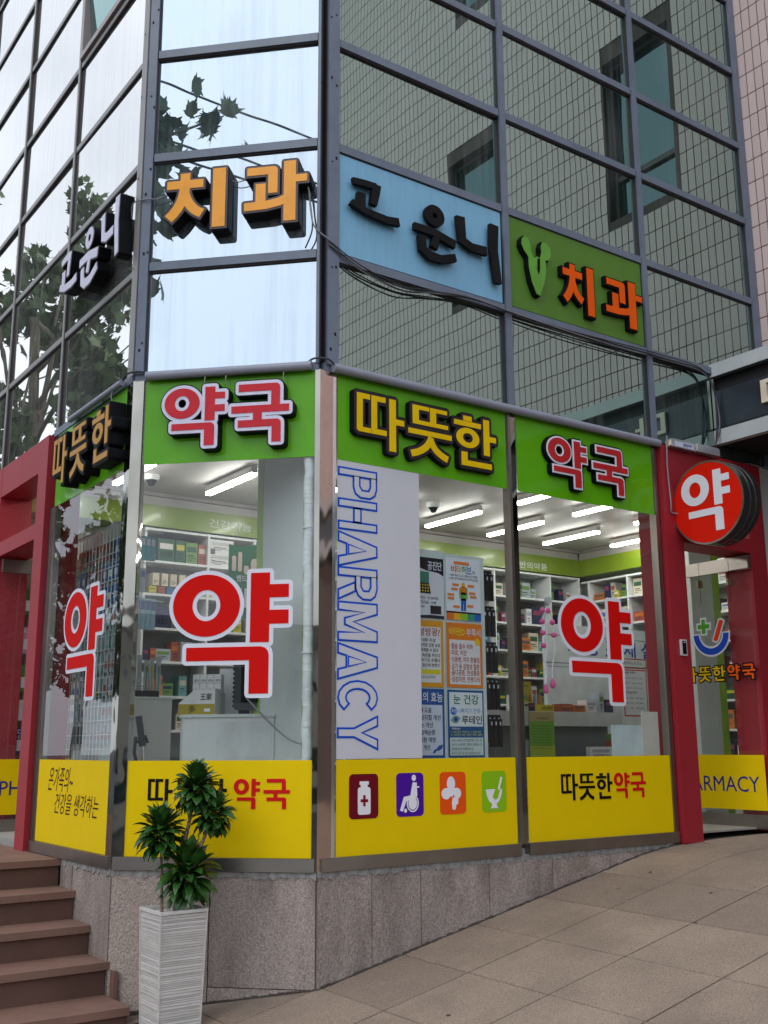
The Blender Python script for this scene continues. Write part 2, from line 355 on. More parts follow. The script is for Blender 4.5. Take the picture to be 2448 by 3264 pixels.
UN = [('o', .47, .82, .215, .185, .075, .065)]+brush([([(.0, .50), (.45, .50), (.95, .40)], .05, .06), ([(.52, .46), (.45, .22)], .05, .06), ([(.16, .34), (.18, .12), (.34, .03), (.62, .03), (.95, .14)], .065, .055)])
NI = brush([([(.06, .93), (.10, .42)], .075, .06), ([(.05, .48), (.30, .38), (.62, .40)], .06, .07), ([(.82, 1.), (.80, .5), (.88, -.18)], .08, .06)])
DA = [('p', [(0, .2), (0, 1), (.55, 1), (.55, .86), (.16, .86), (.16, .34), (.6, .34), (.6, .2)]), ('r', .70, 0, .84, 1), ('r', .83, .50, 1, .62)]
def glyph(mb, shapes, x, z, w, h, g, y0, y1, st=.0005):
    for i, sh in enumerate(shapes):
        ya = y0-i*st if y0 < y1 else y0
        if sh[0] == 'r':
            _, a, b, c, d = sh; mb.prism(offset_poly([(x+a*w, z+b*h), (x+c*w, z+b*h), (x+c*w, z+d*h), (x+a*w, z+d*h)], g), ya, y1+i*st*.5)
        elif sh[0] == 'o':
            _, cx, cz, rx, rz, ix, iz = sh
            mb.ring(x+cx*w, z+cz*h, rx*w+g, rz*h+g, max(.001, ix*w-g), max(.001, iz*h-g), ya, y1+i*st*.5)
        else:
            mb.prism(offset_poly([(x+a*w, z+b*h) for a, b in sh[1]], g), ya, y1+i*st*.5)
def letter3d(parent, shapes, x, z, w, h, depth, face, body, rim=None, rg=.018, bg=.02, lab=None, gap=.0, back=None):
    """one channel letter: body box, rim layer, coloured face; front at y=-depth"""
    b = MB(); glyph(b, shapes, x, z, w, h, bg, -depth, -gap); o = b.build('letter', body, parent, label=lab)
    if rim:
        b = MB(); glyph(b, shapes, x, z, w, h, rg, -depth-.004, -depth-.0005, .0002); b.build('letter_rim', rim, o)
    b = MB(); glyph(b, shapes, x, z, w, h, 0, -depth-.008, -depth-.0045, .0002); b.build('letter_face', face, o)
    return o
def flat_letter(parent, shapes, x, z, w, h, y, face, border=None, bg=.026, name='letter_sticker', lab=None):
    if border:
        b = MB(); glyph(b, shapes, x, z, w, h, bg, y-.003, y, .0001); o = b.build(name, border, parent, label=lab)
        b = MB(); glyph(b, shapes, x, z, w, h, 0, y-.006, y-.0035, .0001); b.build('letter_face', face, o)
    else:
        b = MB(); glyph(b, shapes, x, z, w, h, 0, y-.003, y, .0001); o = b.build(name, face, parent, label=lab)
    return o

# ================================================================== GROUND
def gz(x, y):
    z = -.705+.207*x+.01*y
    if x > 2.7: z = min(z, -.146+(-.062+.146)*(1-math.exp(-(x-2.7)/.45)))
    return max(z, -1.75)
def sheet(name, xs, ys, mat, dz, fz=gz):
    b = MB(); n = len(ys)
    for x in xs:
        for y in ys: b.v.append((x, y, fz(x, y)+dz))
    for i in range(len(xs)-1):
        for j in range(n-1): b.f.append((i*n+j, (i+1)*n+j, (i+1)*n+j+1, i*n+j+1))
    return b.build(name, mat, kind='structure')
fr = lambda a, b, n: [a+(b-a)*i/n for i in range(n+1)]
pvt = sheet('pavement', fr(-7, 4.7, 60), fr(-9, 1.6, 20), JNT, -.012)
sheet('ground', [-400, -60]+fr(-30, 30, 20)+[60, 400], [-400, -60]+fr(-30, 30, 20)+[60, 400], ASPH, 0, lambda x, y: -1.95)
XS = [.03+.568*k for k in range(-9, 9)]
for i in range(len(XS)-1):
    for j in range(0, 14):
        if j == 0: y0, y1 = 0, .62
        elif j == 1: y0, y1 = -.618, 0
        else: y0, y1 = -.618-.631*(j-1), -.618-.631*(j-2)
        x0, x1 = XS[i], XS[i+1]
        if x1 > 4.72: x1 = 4.70
        if j == 0 and x0 > -.05: continue
        if x0 >= 4.7: continue
        g = .0045; a, c, d, e = x0+g, x1-g, y0+g, y1-g; t = random.uniform(-.0012, .0012)
        b = MB(); vs = []
        ns = 4 if x0 > 2 else 1
        for k in range(ns+1):
            x = a+(c-a)*k/ns; vs += [(x, d, gz(x, d)+t), (x, e, gz(x, e)+t), (x, d, gz(x, d)-.03), (x, e, gz(x, e)-.03)]
        fs = [(0, 2, 3, 1), (4*ns, 4*ns+1, 4*ns+3, 4*ns+2)]
        for k in range(ns):
            p = 4*k; q = p+4; fs += [(p, p+1, q+1, q), (p, q, q+2, p+2), (p+1, p+3, q+3, q+1)]
        b.add(vs, fs).build('paving_slab', random.choice([PAV, PAV, PAV2]), pvt)
gm_ = random.Random(77); b = MB()
for k in range(38):
    x, y_ = gm_.uniform(.1, 4.3), -gm_.uniform(.05, 2.6)**1; r_ = gm_.uniform(.005, .014)
    b.add([(x+r_*cos(a)*gm_.uniform(.7, 1.3), y_+r_*sin(a), gz(x, y_)+.0035) for a in [2*pi*i/8 for i in range(8)]], [tuple(range(8))])
b.build('gum_spots', P('old_gum', (.09, .075, .065), .9), pvt, kind='stuff')
b = MB()
for k in range(130):
    x = .02+k*.024; h_ = gm_.uniform(.002, .012); z_ = gz(x, 0)
    b.obox((x, -.010, z_), (.016, 0, .003), (0, gm_.uniform(.006, .016), 0), (0, 0, h_))
for k in range(50):
    t_ = k*.025; x, y_ = -t_*Q, t_*Q; b.obox((x-.008, y_-.008, gz(x, y_)), (.012, -.012, 0), (.006, .006, 0), (0, 0, gm_.uniform(.003, .012)))
b.build('dirt_seam', P('grime', (.075, .06, .05), .95, .3, bump=.6, bscale=60), pvt, kind='stuff')
# street beyond the pavement (seen only as reflections)
sheet('road', [-34, -7.2], [-60, 60], ASPH, 0, lambda x, y: -1.90)
kb = MB()
for k in range(30): kb.box(-7.2, -7.0, -30+k*2, -28.01+k*2, -1.9, -1.75)
kb.build('kerb', CONC, kind='structure')

# ================================================================== BUILDING BASE
base = thing('stone_plinth', 'pink grey hammered granite plinth under the shop windows', 'wall base', (0, 0, 0))
MB().plan([(.05, .03), (3.3, .03), (3.3, 6), (-.85, 6), (-.85, .90), (-.02, .05)], -1.9, -.035).build('concrete_core', CONC, base)
def stone(face, u0, u1, ztop, fz0, fz1, mat=GRAN, back=.04):
    (ox, oy), a = FACE[face]; b = MB(); pr = random.uniform(-.002, .003)
    b.prism([(u0+.003, fz0), (u1-.003, fz1), (u1-.003, ztop), (u0+.003, ztop)], -.004-pr, back)
    o = b.build('stone_panel', random.choice((mat, GRAN2)), base, loc=(ox, oy, 0), rot=(0, 0, a))
js = [.004, .383, .748, 1.296, 1.855, 2.412, 2.86, 3.17]
for a, b in zip(js, js[1:]): stone('R', a, b, -.105, gz(a, 0)-.05, gz(b, 0)-.05)
# chamfer face: u = CW - s
stone('C', .004, .61, -.105, -1.0, -.95); stone('C', .61, CW-.004, -.105, -.705, -.705); stone('C', .61, CW-.004, -.711, -.95, -.9, back=.035)
stone('L', -.65, -.004, -.10, -1.0, -1.0); stone('L', -.87, -.65, -.10, -1.0, -1.0)
def mortar(face, u0, u1):
    (ox, oy), a = FACE[face]; n = int((u1-u0)/.025); b = MB(); vs = []
    top = []; bot = []
    for i in range(n+1):
        u = u0+(u1-u0)*i/n; top.append((u, -.071)); bot.append((u, -.104-random.random()*.022*(1 if random.random() < .6 else .2)))
    for i in range(n):
        y = -.006-random.random()*.006
        b.prism([bot[i], bot[i+1], top[i+1], top[i]], y, .03)
    b.build('mortar_seam', MORT, base, loc=(ox, oy, 0), rot=(0, 0, a))
mortar('R', .0, 3.1); mortar('C', .0, CW); mortar('L', -.86, 0)

# ================================================================== STAIRS
st = thing('staircase', 'red brown granite steps climbing left of the corner to the side door', 'stairs', (-2.4, .5, -.9))
def stairs_local(b, name, mat): return b.build(name, mat, st, loc=(2.4, -.5, .9))
tz = [-.08, -.25, -.42, -.586, -.766, -.935]; ty = [1.75, 1.452, 1.16, .862, .508, .2]
rng = random.Random(3)
for k, (z, y) in enumerate(zip(tz, ty)):
    yb = 6.0 if k == 0 else ty[k-1]+.025
    xr = -.886 if k != 3 else -.868
    cuts = [xr, -1.9 if k % 2 else -2.45, -3.4, -5.]
    for a, c in zip(cuts, cuts[1:]):
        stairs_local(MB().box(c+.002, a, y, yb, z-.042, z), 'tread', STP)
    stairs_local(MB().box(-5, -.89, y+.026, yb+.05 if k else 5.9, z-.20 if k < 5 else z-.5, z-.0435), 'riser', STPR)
cb = MB()
for k in range(6):
    cb.box(-4.99, -.895, ty[k]+.05, 5.9 if k == 0 else ty[k-1]+.049, -1.9, tz[k]-.046)
stairs_local(cb, 'stair_core', CONC)
stairs_local(MB().box(-.8695, -.845, .80, .862, -.93, -.63), 'end_cheek', STP)

# ================================================================== SHOP WINDOWS
def frame(parent, u0, u1, mat=STEELB):
    MB().box(u0, u1, -.022, .06, -.075, -.002).build('bottom_rail', mat, parent)
    MB().box(u0, u1, -.012, .06, 2.965, 3.02).build('top_rail', MUL, parent)
def film(parent, name, u0, u1, z0, z1, mat, y=-.004, lab=None):
    return MB().box(u0, u1, y, y+.0025, z0, z1).build(name, mat, parent, label=lab)
def pane(parent, u0, u1, z0, z1, mat=SHG, y=0., name='glass_pane'):
    return MB().add([(u0, y, z0), (u1, y, z0), (u1, y, z1), (u0, y, z1)], [(0, 1, 2, 3)]).build(name, mat, parent)
INK = FLAT('black', (18, 12, 12)); INKR = FLAT('red', (205, 20, 18)); INKB = FLAT('navy', (35, 30, 130))
WIN = {}
# chamfer window
c = fthing('C', 'shop_window', 'corner shop window with the largest red letter sticker and yellow band behind the potted plant', 'shop window')
frame(c, .01, CW-.01); pane(c, .07, 1.225, 0, 2.97)
yb = film(c, 'yellow_band', .074, 1.222, .0, .553, YEL); film(c, 'green_band', .085, 1.222, 2.40, 2.965, GRN)
X0 = CW-.948
flat_letter(c, YAK, X0+.026, .917+.026, .737, .733, -.002, REDL, WHT, lab='largest red letter with white outline')
for g, x in ((TTA, .209), (TTEUT, .378), (HAN, .545)): flat_letter(yb, g, x, .275 if g is not TTEUT else .275, .155, .172, -.0045, INK, name='black_lettering')
for g, x in ((YAK, .742), (GUK, .924)): flat_letter(yb, g, x, .275, .160, .172, -.0045, INKR, name='red_lettering')
WIN['C'] = c
# left window
l = fthing('L', 'shop_window', 'narrow shop window beside the stairs with handwritten slogan on its yellow band', 'shop window')
frame(l, -1.55, -.01); pane(l, -1.50, -.10, 0, 2.97)
yb = film(l, 'yellow_band', -1.44, -.098, 0, .553, YEL); film(l, 'green_band', -1.46, -.075, 2.40, 2.965, GRN)
flat_letter(l, YAK, -1.09+.024, .933+.026, .775-.05, .725, -.002, REDL, WHT, lab='red letter with white outline seen at a slant')
HW = FLAT('maroon', (70, 20, 15))
text(yb, '온가족의~', -1.23, -.745, .345, .505, HW, -.0055, .004, slant=.25)
text(yb, '건강을 생각하는', -1.08, -.265, .20, .335, HW, -.0055, .004, slant=.25)
WIN['L'] = l
# right windows
r1 = fthing('R', 'shop_window', 'shop window with vertical blue outlined PHARMACY film and four coloured symbols on yellow', 'shop window')
frame(r1, .02, 1.57); pane(r1, .10, 1.575, 0, 2.97)
yb = film(r1, 'yellow_band', .128, 1.553, 0, .553, YEL); film(r1, 'green_band', .128, 1.553, 2.40, 2.965, GRN)
wf = film(r1, 'white_film', .128, .771, .557, 2.398, P('white_film', (.60, .60, .635), .5, .02, spec=.2))
BLU = FLAT('blue', (10, 78, 195))
T_ = .25; LET = {
 'P': [('r', 0, 0, .30, 1), ('p', [(.2, 1), (.62, 1), (.84, .95), (.97, .82), (.97, .56), (.84, .42), (.62, .37), (.2, .37), (.2, .57), (.55, .57), (.66, .62), (.66, .76), (.55, .80), (.2, .80)])],
 'H': [('r', 0, 0, .30, 1), ('r', .70, 0, 1, 1), ('r', .25, .38, .75, .60)],
 'A': [('p', [(0, 0), (.34, 1), (.66, 1), (1, 0), (.69, 0), (.63, .20), (.37, .20), (.31, 0)])],
 'R': [('r', 0, 0, .30, 1), ('p', [(.2, 1), (.62, 1), (.84, .95), (.96, .83), (.96, .62), (.84, .49), (.62, .42), (.2, .42), (.2, .60), (.55, .60), (.65, .65), (.65, .76), (.55, .80), (.2, .80)]), ('p', [(.40, .45), (.72, .46), (1.02, 0), (.67, 0)])],
 'M': [('p', [(0, 0), (0, 1), (.30, 1), (.50, .42), (.70, 1), (1, 1), (1, 0), (.75, 0), (.75, .66), (.60, .16), (.40, .16), (.25, .66), (.25, 0)])],
 'C': [('p', [(.5+.5*cos(rad(a)), .5+.5*sin(rad(a))) for a in range(42, 319, 23)]+[(.5+.22*cos(rad(a)), .5+.27*sin(rad(a))) for a in range(318, 41, -23)])],
 'Y': [('p', [(0, 1), (.33, 1), (.50, .64), (.67, 1), (1, 1), (.65, .40), (.65, 0), (.35, 0), (.35, .40)])]}
WFL = P('white_film_letter', (.60, .60, .635), .5, .02, spec=.2)
zz = 2.358
for k, (ch, wd) in enumerate(zip('PHARMACY', (.198, .205, .232, .212, .248, .232, .215, .215))):
    for m_, g_, ya in ((BLU, .0, -.0062), (WFL, -.0130, -.0078)):
        b = MB(); glyph(b, LET[ch], 0, 0, wd, .302, g_, 0, .001, .0)
        b.v = [(.131+p[2], ya+p[1]*.5, zz-p[0]) for p in b.v]; b.f = [f[::-1] for f in b.f]
        if m_ is BLU: ob = b.build('outlined_letter', BLU, wf)
        else:
            b.build('letter_face', WFL, ob)
            if ch == 'A':
                for m3, gg, yy in ((BLU, .0, -.0092), (WFL, -.0095, -.0104)):
                    b = MB(); b.prism(offset_poly([(.34*wd, .25*.302), (.66*wd, .25*.302), (.5*wd, .72*.302)], gg), yy, yy+.0008)
                    b.v = [(.131+p[2], p[1], zz-p[0]) for p in b.v]; b.f = [f[::-1] for f in b.f]; b.build('letter_hole', m3, ob)
    zz -= wd+.004 if ch not in 'AC' else wd-.006
def icon(u0, u1, name, rgb, lab):
    b = MB(); b.prism(rround(u0, .208, u1, .468, .028), -.0062, -.0045)
    return b.build(name, FLAT(name, rgb), yb, label=lab)
W2 = FLAT('icon_white', (235, 232, 236))
ic = icon(.219, .431, 'bottle_symbol', (110, 10, 25), 'dark red square with a white medicine bottle')
MB().prism(rround(.281, .232, .373, .39, .015), -.0078, -.0065).box(.302, .352, -.0079, -.0065, .385, .42).box(.294, .360, -.0080, -.0065, .405, .425).build('white_bottle', W2, ic)
MB().box(.319, .335, -.0095, -.0083, .28, .345).box(.300, .354, -.0094, -.0083, .304, .321).build('red_cross', FLAT('cross', (130, 10, 20)), ic)
ic = icon(.566, .776, 'wheelchair_symbol', (75, 20, 150), 'purple square with a white wheelchair user')
b = MB(); b.ring(.690, .285, .046, .052, .038, .044, -.0078, -.0065); b.disc(.690, .285, .033, .038, -.0081, -.0066); b.disc(.700, .437, .016, .019, -.0078, -.0065)
b.prism([(.672, .33), (.69, .41), (.722, .41), (.725, .33), (.71, .31)], -.0080, -.0065); b.prism([(.622, .325), (.69, .335), (.69, .308), (.640, .30), (.612, .238), (.592, .245)], -.0083, -.0065); b.disc(.634, .243, .011, .012, -.0077, -.0065)
b.box(.722, .742, -.0077, -.0065, .378, .386).build('wheelchair_user', W2, ic)
ic = icon(.905, 1.117, 'pills_symbol', (235, 85, 15), 'orange square with white petals shape')
b = MB(); b.disc(.995, .395, .033, .045, -.0078, -.0065); b.disc(.955, .335, .038, .035, -.0079, -.0065); b.disc(1.04, .335, .036, .034, -.0080, -.0065); b.disc(1.0, .345, .03, .03, -.0081, -.0065)
b.prism([(1.015, .34), (1.055, .33), (1.05, .27), (1.035, .265), (1.03, .236), (1.005, .236), (1.0, .28)], -.0082, -.0065); b.build('petal_shape', W2, ic)
MB().disc(1.013, .318, .007, .008, -.0095, -.0084).build('dot', FLAT('icon_orange', (235, 85, 15)), ic)
ic = icon(1.252, 1.462, 'mortar_symbol', (140, 190, 20), 'lime green square with a white mortar and pestle')
b = MB(); b.prism([(1.285, .352), (1.425, .352), (1.42, .32), (1.398, .278), (1.375, .262), (1.375, .245), (1.39, .232), (1.32, .232), (1.335, .245), (1.335, .262), (1.31, .278), (1.29, .32)], -.0078, -.0065); b.build('mortar', W2, ic)
MB().prism(offset_poly([(1.345, .305), (1.36, .29), (1.382, .30), (1.425, .42), (1.41, .43), (1.40, .42)], .004), -.0096, -.0082).build('pestle_edge', FLAT('icon_green', (140, 190, 20)), ic)
MB().prism([(1.385, .352), (1.40, .345), (1.428, .425), (1.412, .432)], -.0105, -.0098).build('pestle', W2, ic)
r2 = fthing('R', 'shop_window', 'shop window beside the red door post with a red letter sticker and a pink massager hanging inside', 'shop window')
frame(r2, 1.645, 3.15); pane(r2, 1.64, 3.115, 0, 2.97)
yb2 = film(r2, 'yellow_band', 1.654, 3.105, 0, .553, YEL); film(r2, 'green_band', 1.656, 3.105, 2.40, 2.965, GRN)
flat_letter(r2, YAK, 2.0+.026, .909+.026, .73, .74, -.002, REDL, WHT, lab='red letter with white outline')
for g, x in ((TTA, 1.966), (TTEUT, 2.135), (HAN, 2.31)): flat_letter(yb2, g, x, .258, .16, .178, -.0045, INK, name='black_lettering')
for g, x in ((YAK, 2.49), (GUK, 2.662)): flat_letter(yb2, g, x, .258, .162, .178, -.0045, INKR, name='red_lettering')
# steel posts between the windows
pp = fthing('C', 'steel_post', 'mirror steel corner post between chamfer window and PHARMACY window', 'post', CW, 0)
MB().plan([(-.026-.004, -.012), (.003, -.012), (.003, .07), (-.03, .07)], -.075, 2.97).build('mirror_strip', STEEL, pp)
MB().plan([(.003, -.0115), (.070, .055), (.035, .09), (.004, .058)], -.075, 2.97).build('beige_strip', STEELP, pp)
MB().plan([(.0705, .0555), (.088, .073), (.075, .086), (.055, .072)], -.075, 2.97).build('bright_edge', P('polished_edge', (.85, .83, .8), .12, .05, metal=1), pp)
pp = fthing('C', 'steel_post', 'mirror steel corner post between narrow side window and chamfer window', 'post', 0, 0)
MB().plan([(-.002, -.012), (.072, -.012), (.072, .06), (-.002, .06)], -.075, 2.97).build('mirror_strip', STEEL, pp)
MB().plan([(-.0025, -.012), (-.0025, .05), (-.071, .08), (-.071, .0575)], -.075, 2.97).build('side_strip', STEEL, pp)
pp = fthing('R', 'steel_post', 'slim steel post between the two right hand windows', 'post', 1.57, 0)
MB().box(.0, .025, -.014, .06, 0, 2.98).build('light_strip', STEELB, pp); MB().box(.0255, .073, -.010, .06, 0, 2.98).build('mirror_strip', STEEL, pp)
pp = fthing('R', 'steel_post', 'steel edge post beside the red door post right of the windows', 'post', 3.106, 0)
MB().box(0, .022, -.014, .05, -.07, 2.98).box(.027, .046, -.012, .05, -.07, 2.98).build('strip', STEELB, pp)
MB().box(.0222, .0268, -.004, .05, -.07, 2.98).box(.0462, .075, .0, .05, -.07, 2.98).build('dark_gap', MULD, pp)
pp = fthing('L', 'steel_post', 'steel edge post beside the red frame of the side door', 'post', -1.545, 0)
MB().box(0, .05, -.012, .05, -.07, 2.4).box(.055, .10, -.006, .05, 0, 2.4).build('strip', STEELB, pp)

# ================================================================== RED DOOR FRAMES
def redframe(face, sgn, lab, dlab):
    o = fthing(face, 'door_frame', lab, 'door frame', sgn*3.17 if face == 'R' else -1.55)
    def X(a, b): return (a, b) if face == 'R' else (-b, -a)
    W = 1.28 if face == 'R' else 1.42
    a = .21
    for p, q, nm in ((0, a, 'post'), (W-a, W, 'post')):
        x0, x1 = X(p, q); MB().box(x0, x1, -.05, .22, -.085 if p == 0 else -.05, 2.98).build(nm, REDF, o)
    for z0, z1, nm in ((2.72, 2.98, 'top_beam'), (2.20, 2.32, 'mid_beam')):
        x0, x1 = X(a+.001, W-a-.001); MB().box(x0, x1, -.048, .20, z0 if not (face == 'R' and nm == 'top_beam') else 2.62, z1).build(nm, REDF, o)
    x0, x1 = X(a, W-a); pane(o, x0, x1, 2.32, 2.72, y=.1)
    return o
redframe('R', 1, 'red painted door frame at the right under the round sign', '')
redframe('L', 1, 'red painted door frame at the top of the stairs on the left', '')
# card reader on the right post
t = fthing('R', 'card_reader', 'small silver and black card reader on the red door post', 'card reader', 3.281, -.05, 1.30)
MB().prism(rround(-.033, 0, .033, .125, .006), -.018, 0).build('case', P('silver_plastic', (.55, .55, .56), .3), t)
MB().box(-.022, .022, -.021, -.0185, .012, .113).build('black_front', BLK, t); MB().box(-.01, .012, -.0222, -.0212, .10, .105).build('indicator', WHT, t)
# doors, swung inward
def door(face, lab, mirror):
    if face == 'R': o = thing('glass_door', lab, 'door', (4.20, -.05, 0), pi/2)      # local x = +Y
    else: o = thing('glass_door', lab, 'door', (-.90, 3.55, 0), 0)
    W = .90
    fl = -1 if face == 'R' else 1
    # outward (seen) side is +y local for R (faces -x), -y local for L
    sy = 1 if face == 'R' else -1
    def bx(n, x0, x1, z0, z1, ya, yb, m): 
        a, b = sorted((sy*ya, sy*yb)); return MB().box(x0, x1, a, b, z0, z1).build(n, m, o)
    MB().add([(0, 0, 0), (W, 0, 0), (W, 0, 2.17), (0, 0, 2.17)], [(0, 1, 2, 3)]).build('glass_leaf', SHG, o)
    bx('top_rail', 0, W, 2.07, 2.18, -.02, .02, STEELB); bx('bottom_rail', 0, W, -.035, .075, -.02, .02, STEELB)
    y = bx('yellow_band', 0, W, .11, .545, .002, .005, YEL)
    bx('pull_handle', .80, .825, .75, 1.25, .03, .05, STEELB)
    return o, y
o, y = door('R', 'open glass door with cross and mortar logo behind the red door post', 1)
def dtext(par, s, ya, yb_, z0, z1, mat, off=.0): return text(par, s, ya, yb_, z0, z1, mat, .006, off)   # local x runs away from the viewer
dtext(y, 'PHARMACY', .93, .06, .25, .375, INKB, .0)
def dg(par, sh, xr, z, w, h, mat, g=0, d=0., nm='letter_sticker'):
    b = MB(); glyph(b, sh, 0, 0, w, h, g, .0, .002, .0001)
    b.v = [(xr-p[0], .006+d+p[1], z+p[2]) for p in b.v]; b.f = [f[::-1] for f in b.f]; return b.build(nm, mat, par)
for i, (g, m_) in enumerate(((TTA, YELL), (TTEUT, YELL), (HAN, YELL), (YAK, ORA2), (GUK, ORA2))):
    x = .73-i*.148; dg(o, g, x, 1.155, .125, .125, BLK, .011, 0); dg(o, g, x, 1.155, .125, .125, m_, 0, .003)
lg = [('r', .33, .28, .62, .72)]
def dpoly(pts, mat, d, nm): 
    b = MB(); b.v = [(x, .006+d, z) for x, z in pts]; b.f = [tuple(range(len(pts)))]; return b.build(nm, mat, o)
cx, cz = .43, 1.56
def arcband(r0, r1, a0, a1, n=16): return [(cx+r1*cos(rad(a0+(a1-a0)*k/n)), cz+r1*sin(rad(a0+(a1-a0)*k/n))) for k in range(n+1)]+[(cx+r0*cos(rad(a1-(a1-a0)*k/n)), cz+r0*sin(rad(a1-(a1-a0)*k/n))) for k in range(n+1)]
dpoly(arcband(.112, .198, 178, 362), WHT, .0, 'logo_border'); dpoly(arcband(.127, .183, 182, 358), FLAT('logo_blue', (25, 70, 185)), .002, 'logo_bowl')
for g_, m_, d_ in ((.014, WHT, .0012), (0, FLAT('logo_green', (80, 160, 40)), .003)):
    b = MB(); px, pz = .50, 1.625; a, t_ = .062+g_, .019+g_
    for k, (aa, bb) in enumerate(((a, t_), (t_, a))): b.add([(px-aa, .006+d_+k*.0003, pz-bb), (px+aa, .006+d_+k*.0003, pz-bb), (px+aa, .006+d_+k*.0003, pz+bb), (px-aa, .006+d_+k*.0003, pz+bb)], [(0, 1, 2, 3)])
    b.build('logo_cross', m_, o)
for g_, m_, d_ in ((.012, WHT, .0042), (0, FLAT('logo_red', (225, 60, 25)), .0055)):
    dpoly(offset_poly([(.405, 1.50), (.375, 1.485), (.355, 1.505), (.29, 1.655), (.315, 1.67), (.335, 1.665)], g_), m_, d_, 'logo_pestle')
o, y = door('L', 'open glass side door with PHARMACY lettering at the far left edge', 1)
text(y, 'PHARMACY', .10, .885, .26, .375, INKB, -.0065, .0)

# ================================================================== UPPER CURTAIN WALL
up = thing('curtain_wall', 'grey mullioned mirror glass curtain wall of the corner building', 'building', (0, 0, 3.0))
TZ = [3.02, 3.765, 4.568, 5.366, 6.14, 6.93, 7.72, 8.5, 9.3, 10.1]
HT = .068
def wall(face, us, ztop, gmat=UPG, skip=(), HT=HT, MU=None, pr=.018):
    MU = MU or MUL
    (ox, oy), a = FACE[face]
    def bd(b, n, m_): return b.build(n, m_, up, loc=(ox, oy, -3.0), rot=(0, 0, a))
    rows = [z for z in TZ if z <= ztop]
    for i in range(len(us)-1):
        u0, u1 = us[i][1], us[i+1][0]
        for k in range(len(rows)-1):
            z0 = rows[k]+(HT/2 if k else .0); z1 = rows[k+1]-HT/2
            if (i, k) not in skip:
                t = random.uniform(-.004, .004); q = random.uniform(-.004, .004)
                bd(MB().add([(u0, .012+t, z0), (u1, .012-t, z0), (u1, .012-t+q, z1), (u0, .012+t+q, z1)], [(0, 1, 2, 3)]), 'glass_pane', gmat)
            bd(MB().box(u0, u1, -pr, .05, rows[k+1]-HT/2+.006, rows[k+1]+HT/2-.003), 'transom', MU)
            bd(MB().box(u0, u1, -.004, .04, rows[k+1]-HT/2-.004, rows[k+1]-HT/2+.0055), 'gasket', MULD)
    for u0, u1 in us:
        if u1-u0 > .01:
            bd(MB().box(u0+.006, u1-.006, -pr-.008, .05, rows[0]-.01, rows[-1]), 'mullion', MU)
            bd(MB().box(u0, u0+.0055, -.006, .05, rows[0], rows[-1]).box(u1-.0055, u1, -.006, .05, rows[0], rows[-1]), 'mullion_gasket', MULD)
wall('R', [(.03, .128), (1.575, 1.643), (3.115, 3.18), (4.60, 4.694)], 9.4, skip={(0, 1), (1, 1)})
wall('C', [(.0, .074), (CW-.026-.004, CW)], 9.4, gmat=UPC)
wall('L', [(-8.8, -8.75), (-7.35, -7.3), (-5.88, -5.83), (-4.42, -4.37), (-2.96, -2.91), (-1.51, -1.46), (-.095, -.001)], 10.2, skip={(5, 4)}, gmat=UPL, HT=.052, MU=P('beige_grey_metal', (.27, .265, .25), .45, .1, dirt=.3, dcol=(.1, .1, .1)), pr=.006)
(ox, oy), a = FACE['L']
aw = MB(); aw.box(-1.44, -.10, .10, .12, 6.19, 6.89); aw.build('awning_recess', DARK, up, loc=(ox, oy, -3), rot=(0, 0, a))
aw = MB()
for z0, z1, y0 in ((6.175, 6.225, -.03), (6.86, 6.90, -.03)): aw.box(-1.444, -.097, y0, .08, z0, z1)
aw.box(-1.444, -1.40, -.028, .08, 6.2255, 6.8595); aw.box(-.14, -.097, -.028, .08, 6.2255, 6.8595); aw.build('awning_frame', P('pinkish_window_frame', (.33, .29, .28), .5), up, loc=(ox, oy, -3), rot=(0, 0, a))
MB().add([(-1.40, .05, 6.23), (-.14, .05, 6.23), (-.14, .0, 6.80), (-1.40, .0, 6.80)], [(0, 1, 2, 3)]).build('awning_sash', UPG, up, loc=(ox, oy, -3), rot=(0, 0, a))
MB().box(-.10, -.088, -.012, .06, 3.02, 9.4).build('beige_edge_strip', P('beige_aluminium', (.45, .43, .38), .5), up, loc=(ox, oy, -3), rot=(0, 0, a))
MB().plan([(.12, .12), (4.6, .12), (4.6, 9.), (-.80, 9.), (-.80, .95)], 3.06, 10.0).build('dark_core', DARK, up, loc=(0, 0, -3))
# sign panels in the frame
sp = fthing('R', 'sign_board', 'light blue sign board with black brush lettering above the shop', 'sign', .128, 0, 3.80)
MB().box(.008, 1.447-.008, -.006, .01, .008, .728).build('board', BLUB, sp)
for g, x, w_, z, h in ((GO, .075, .40, .27, .285), (UN, .60, .37, .155, .40), (NI, .985, .42, .195, .375)):
    b = MB(); glyph(b, g, x, z, w_, h, .007, -.062, -.03); b.build('brush_letter', BLKM, sp)
    b = MB(); glyph(b, g, x+.0, z, w_, h, -.022, -.03, -.006); b.build('letter_spacer', BLK, sp)
sp = fthing('R', 'sign_board', 'green sign board with tooth shaped V emblem and orange letters', 'sign', 1.643, 0, 3.80)
MB().box(.008, 1.472-.008, -.006, .01, .008, .728).build('board', GRNS, sp)
V = ('p', [(.02, .93), (.10, 1.), (.22, .98), (.30, .88), (.30, .76), (.40, .66), (.50, .70), (.60, .68), (.66, .80), (.64, .90), (.70, 1.), (.84, 1.0), (.96, .93), (.98, .80), (.90, .70), (.78, .68), (.80, .50), (.70, .22), (.56, 0), (.44, .02), (.30, .22), (.22, .48), (.22, .64), (.08, .74), (.0, .84)])
letter3d(sp, [V], .085, .13, .31, .45, .05, P('bright_green_face', (.12, .36, .03), .4), BLK, None, bg=.006)
MB().prism([(.245, .43), (.268, .43), (.262, .33), (.248, .30), (.236, .34)], -.062, -.0585).build('emblem_slot', BLK, sp)
